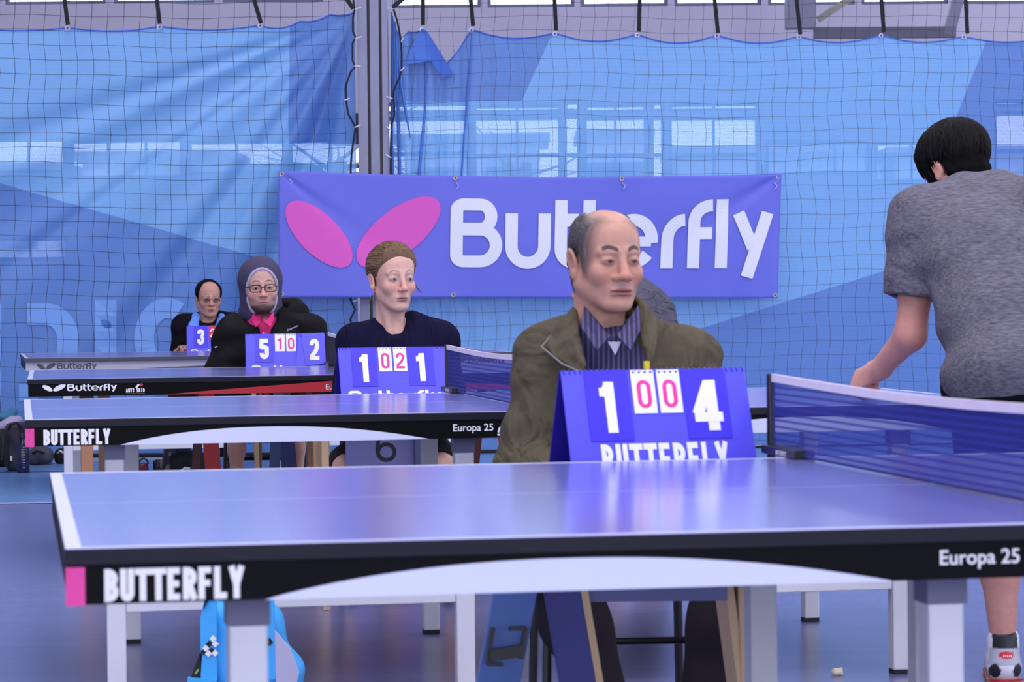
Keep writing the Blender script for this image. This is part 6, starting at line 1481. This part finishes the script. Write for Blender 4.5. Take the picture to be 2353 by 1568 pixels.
    # shoe seen from the heel, with its coloured panels
    def shoe(a, nm, full):
        sr_ = empty(nm, (0, 0, 0)); sr_.parent = root
        f = Field(ax(a.x-.075, a.x+.075, .0045), ax(a.y-.08, a.y+.28, .006), ax(0, .16, .0045))
        f.cone(a+Vector((0, -.012, -.062)), a+Vector((.02, .19, -.066)), .046, .040, .02); f.cone(a+Vector((0, -.015, -.05)), a+Vector((0, .0, .012)), .042, .044, .015); f.cone(a+Vector((0, .02, -.01)), a+Vector((.0, .02, .06)), .036, .04, .006, True)
        f.d = np.maximum(f.d, (.012-f.zs)[None, None, :]); V, Fq = f.mesh()
        x, y, z = V[:, 0]-a.x, V[:, 1]-a.y, V[:, 2]; C = np.tile(lin(rgb(228, 226, 234)), (len(V), 1)); back = y < -.02
        def pnt(m_, c): C[m_] = lin(rgb(*c))
        pnt(back & (z > .098) & (np.abs(x) < .034), (24, 24, 30)); pnt(back & (z > .052) & (z < .098) & (np.abs(x) < .05-.2*np.abs(z-.078)), (176, 178, 194))
        pnt(back & (((np.abs(x)-.031)/.014)**2+((z-.038)/.019)**2 < 1), (26, 26, 32)); pnt(back & ((x/.021)**2+((z-.082)/.0105)**2 < 1), (206, 36, 52))
        o = field_obj('upper', V, Fq, mat('shoe_painted', rgb(230, 230, 235), .4, vcol=True), sr_, C)
        g_ = Field(ax(a.x-.075, a.x+.075, .006), ax(a.y-.08, a.y+.28, .006), ax(-.006, .03, .004)); g_.cone(a+Vector((0, -.012, -.095)), a+Vector((.02, .19, -.095)), .048, .043, .01); g_.d = np.maximum(g_.d, np.maximum((.001-g_.zs)[None, None, :], (g_.zs-.015)[None, None, :])); V, Fq = g_.mesh(0)
        field_obj('sole', V, Fq, mat('gum_sole', rgb(176, 120, 96), .6), sr_)
        if full:
            t = MB()
            for k in range(5): t.box(a.x-.0115+k*.005, a.x-.0085+k*.005, a.y-.0672, a.y-.0664, .0785+(k % 2)*.0008, .0845)
            t.build('heel_mark', M_WHITE, sr_)
            MB().tube([(a.x-.046, a.y-.04, .014), (a.x-.02, a.y-.06, .0145), (a.x+.02, a.y-.06, .0145), (a.x+.046, a.y-.04, .014)], .0028, 6).build('red_line', M_RED, sr_)
    shoe(aL, 'shoe', True); shoe(aR, 'shoe', False)
player()
# ---- player in a grey jacket stooping behind the olive-jacketed man
def stooping():
    Y0 = 10.2; base = at(1500, 800, Y0); root = person((base.x, Y0, 0), 'person in a slate grey quilted jacket stooping behind the man in olive', 'players')
    def pt(px, py, Y): p = at(px, py, Y); return Vector((p.x-base.x, p.y-Y0, p.z))
    hd = Head(pt(1366, 640, 10.15), -60, 20, 0, 1.0); hip = pt(1490, 850, 10.25); ch = pt(1458, 745, 10.22); nk = pt(1412, 690, 10.2)
    J = dict(hip=hip, chest=ch, neck=nk, sL=pt(1440, 720, 10.05), sR=pt(1440, 715, 10.38), eL=pt(1420, 840, 9.98), eR=pt(1420, 840, 10.42), wL=pt(1390, 930, 9.98), wR=pt(1390, 930, 10.42), w=.95, yaw=R(80),
        hL=hip+Vector((0, -.09, -.05)), hR=hip+Vector((0, .09, -.05)), kL=(hip.x-.1, -.05, .45), kR=(hip.x-.1, .14, .45), aL=(hip.x+.02, -.05, .09), aR=(hip.x+.02, .14, .09), fL=(-1, 0, 0), fR=(-1, 0, 0))
    f = Field(ax(-.42, .25, .009), ax(-.35, .4, .009), ax(0, 1.32, .009)); torso(f, J, -.012, k=.04); legs(f, J, -.004); hd.build(f, False)
    for q, sd in (('L', 1), ('R', -1)): hand(f, J['w'+q], Vector(J['w'+q])-Vector(J['e'+q]), (-1, 0, 0), sd, .4)
    V, Fq = f.mesh(1); field_obj('body', V, Fq, M_SKIN, root, face_colors(hd.loc(V), (200, 148, 130), (160, 96, 96), (40, 34, 34)))
    f = head_grid(hd, .007, .17); hd.build(f, False, False); hd.hair(f, lambda x, y, z: np.minimum(y*.7+z*.7+.005, z+.05), .012, .002, 110); V, Fq = f.mesh(1); field_obj('hair', V, Fq, MATS['hair_near_black'], root)
    def jk(f): torso(f, J, .034, k=.06); f.ell(pt(1458, 775, 10.2), (.165, .17, .175), .05)
    garment('quilted_jacket', mat('slate_jacket', rgb(64, 60, 80), .6, bump=.3, bscale=60, wrinkle=(14, .04, (.6, 1, 2))), root, (-.4, -.36, .55), (.3, .42, 1.25), .009, jk, lambda X, Y_, Z: .007*np.sin(55*(Z*.8+.6*X))+noise_folds(6, .003, 30)(X, Y_, Z))
    def tr(f): f.ell(hip+Vector((0, 0, -.03)), (.15, .17, .12), .05); legs(f, J, .02, .04, False)
    garment('trousers', M_BK2, root, (-.4, -.35, .06), (.25, .4, 1.0), .012, tr)
stooping()
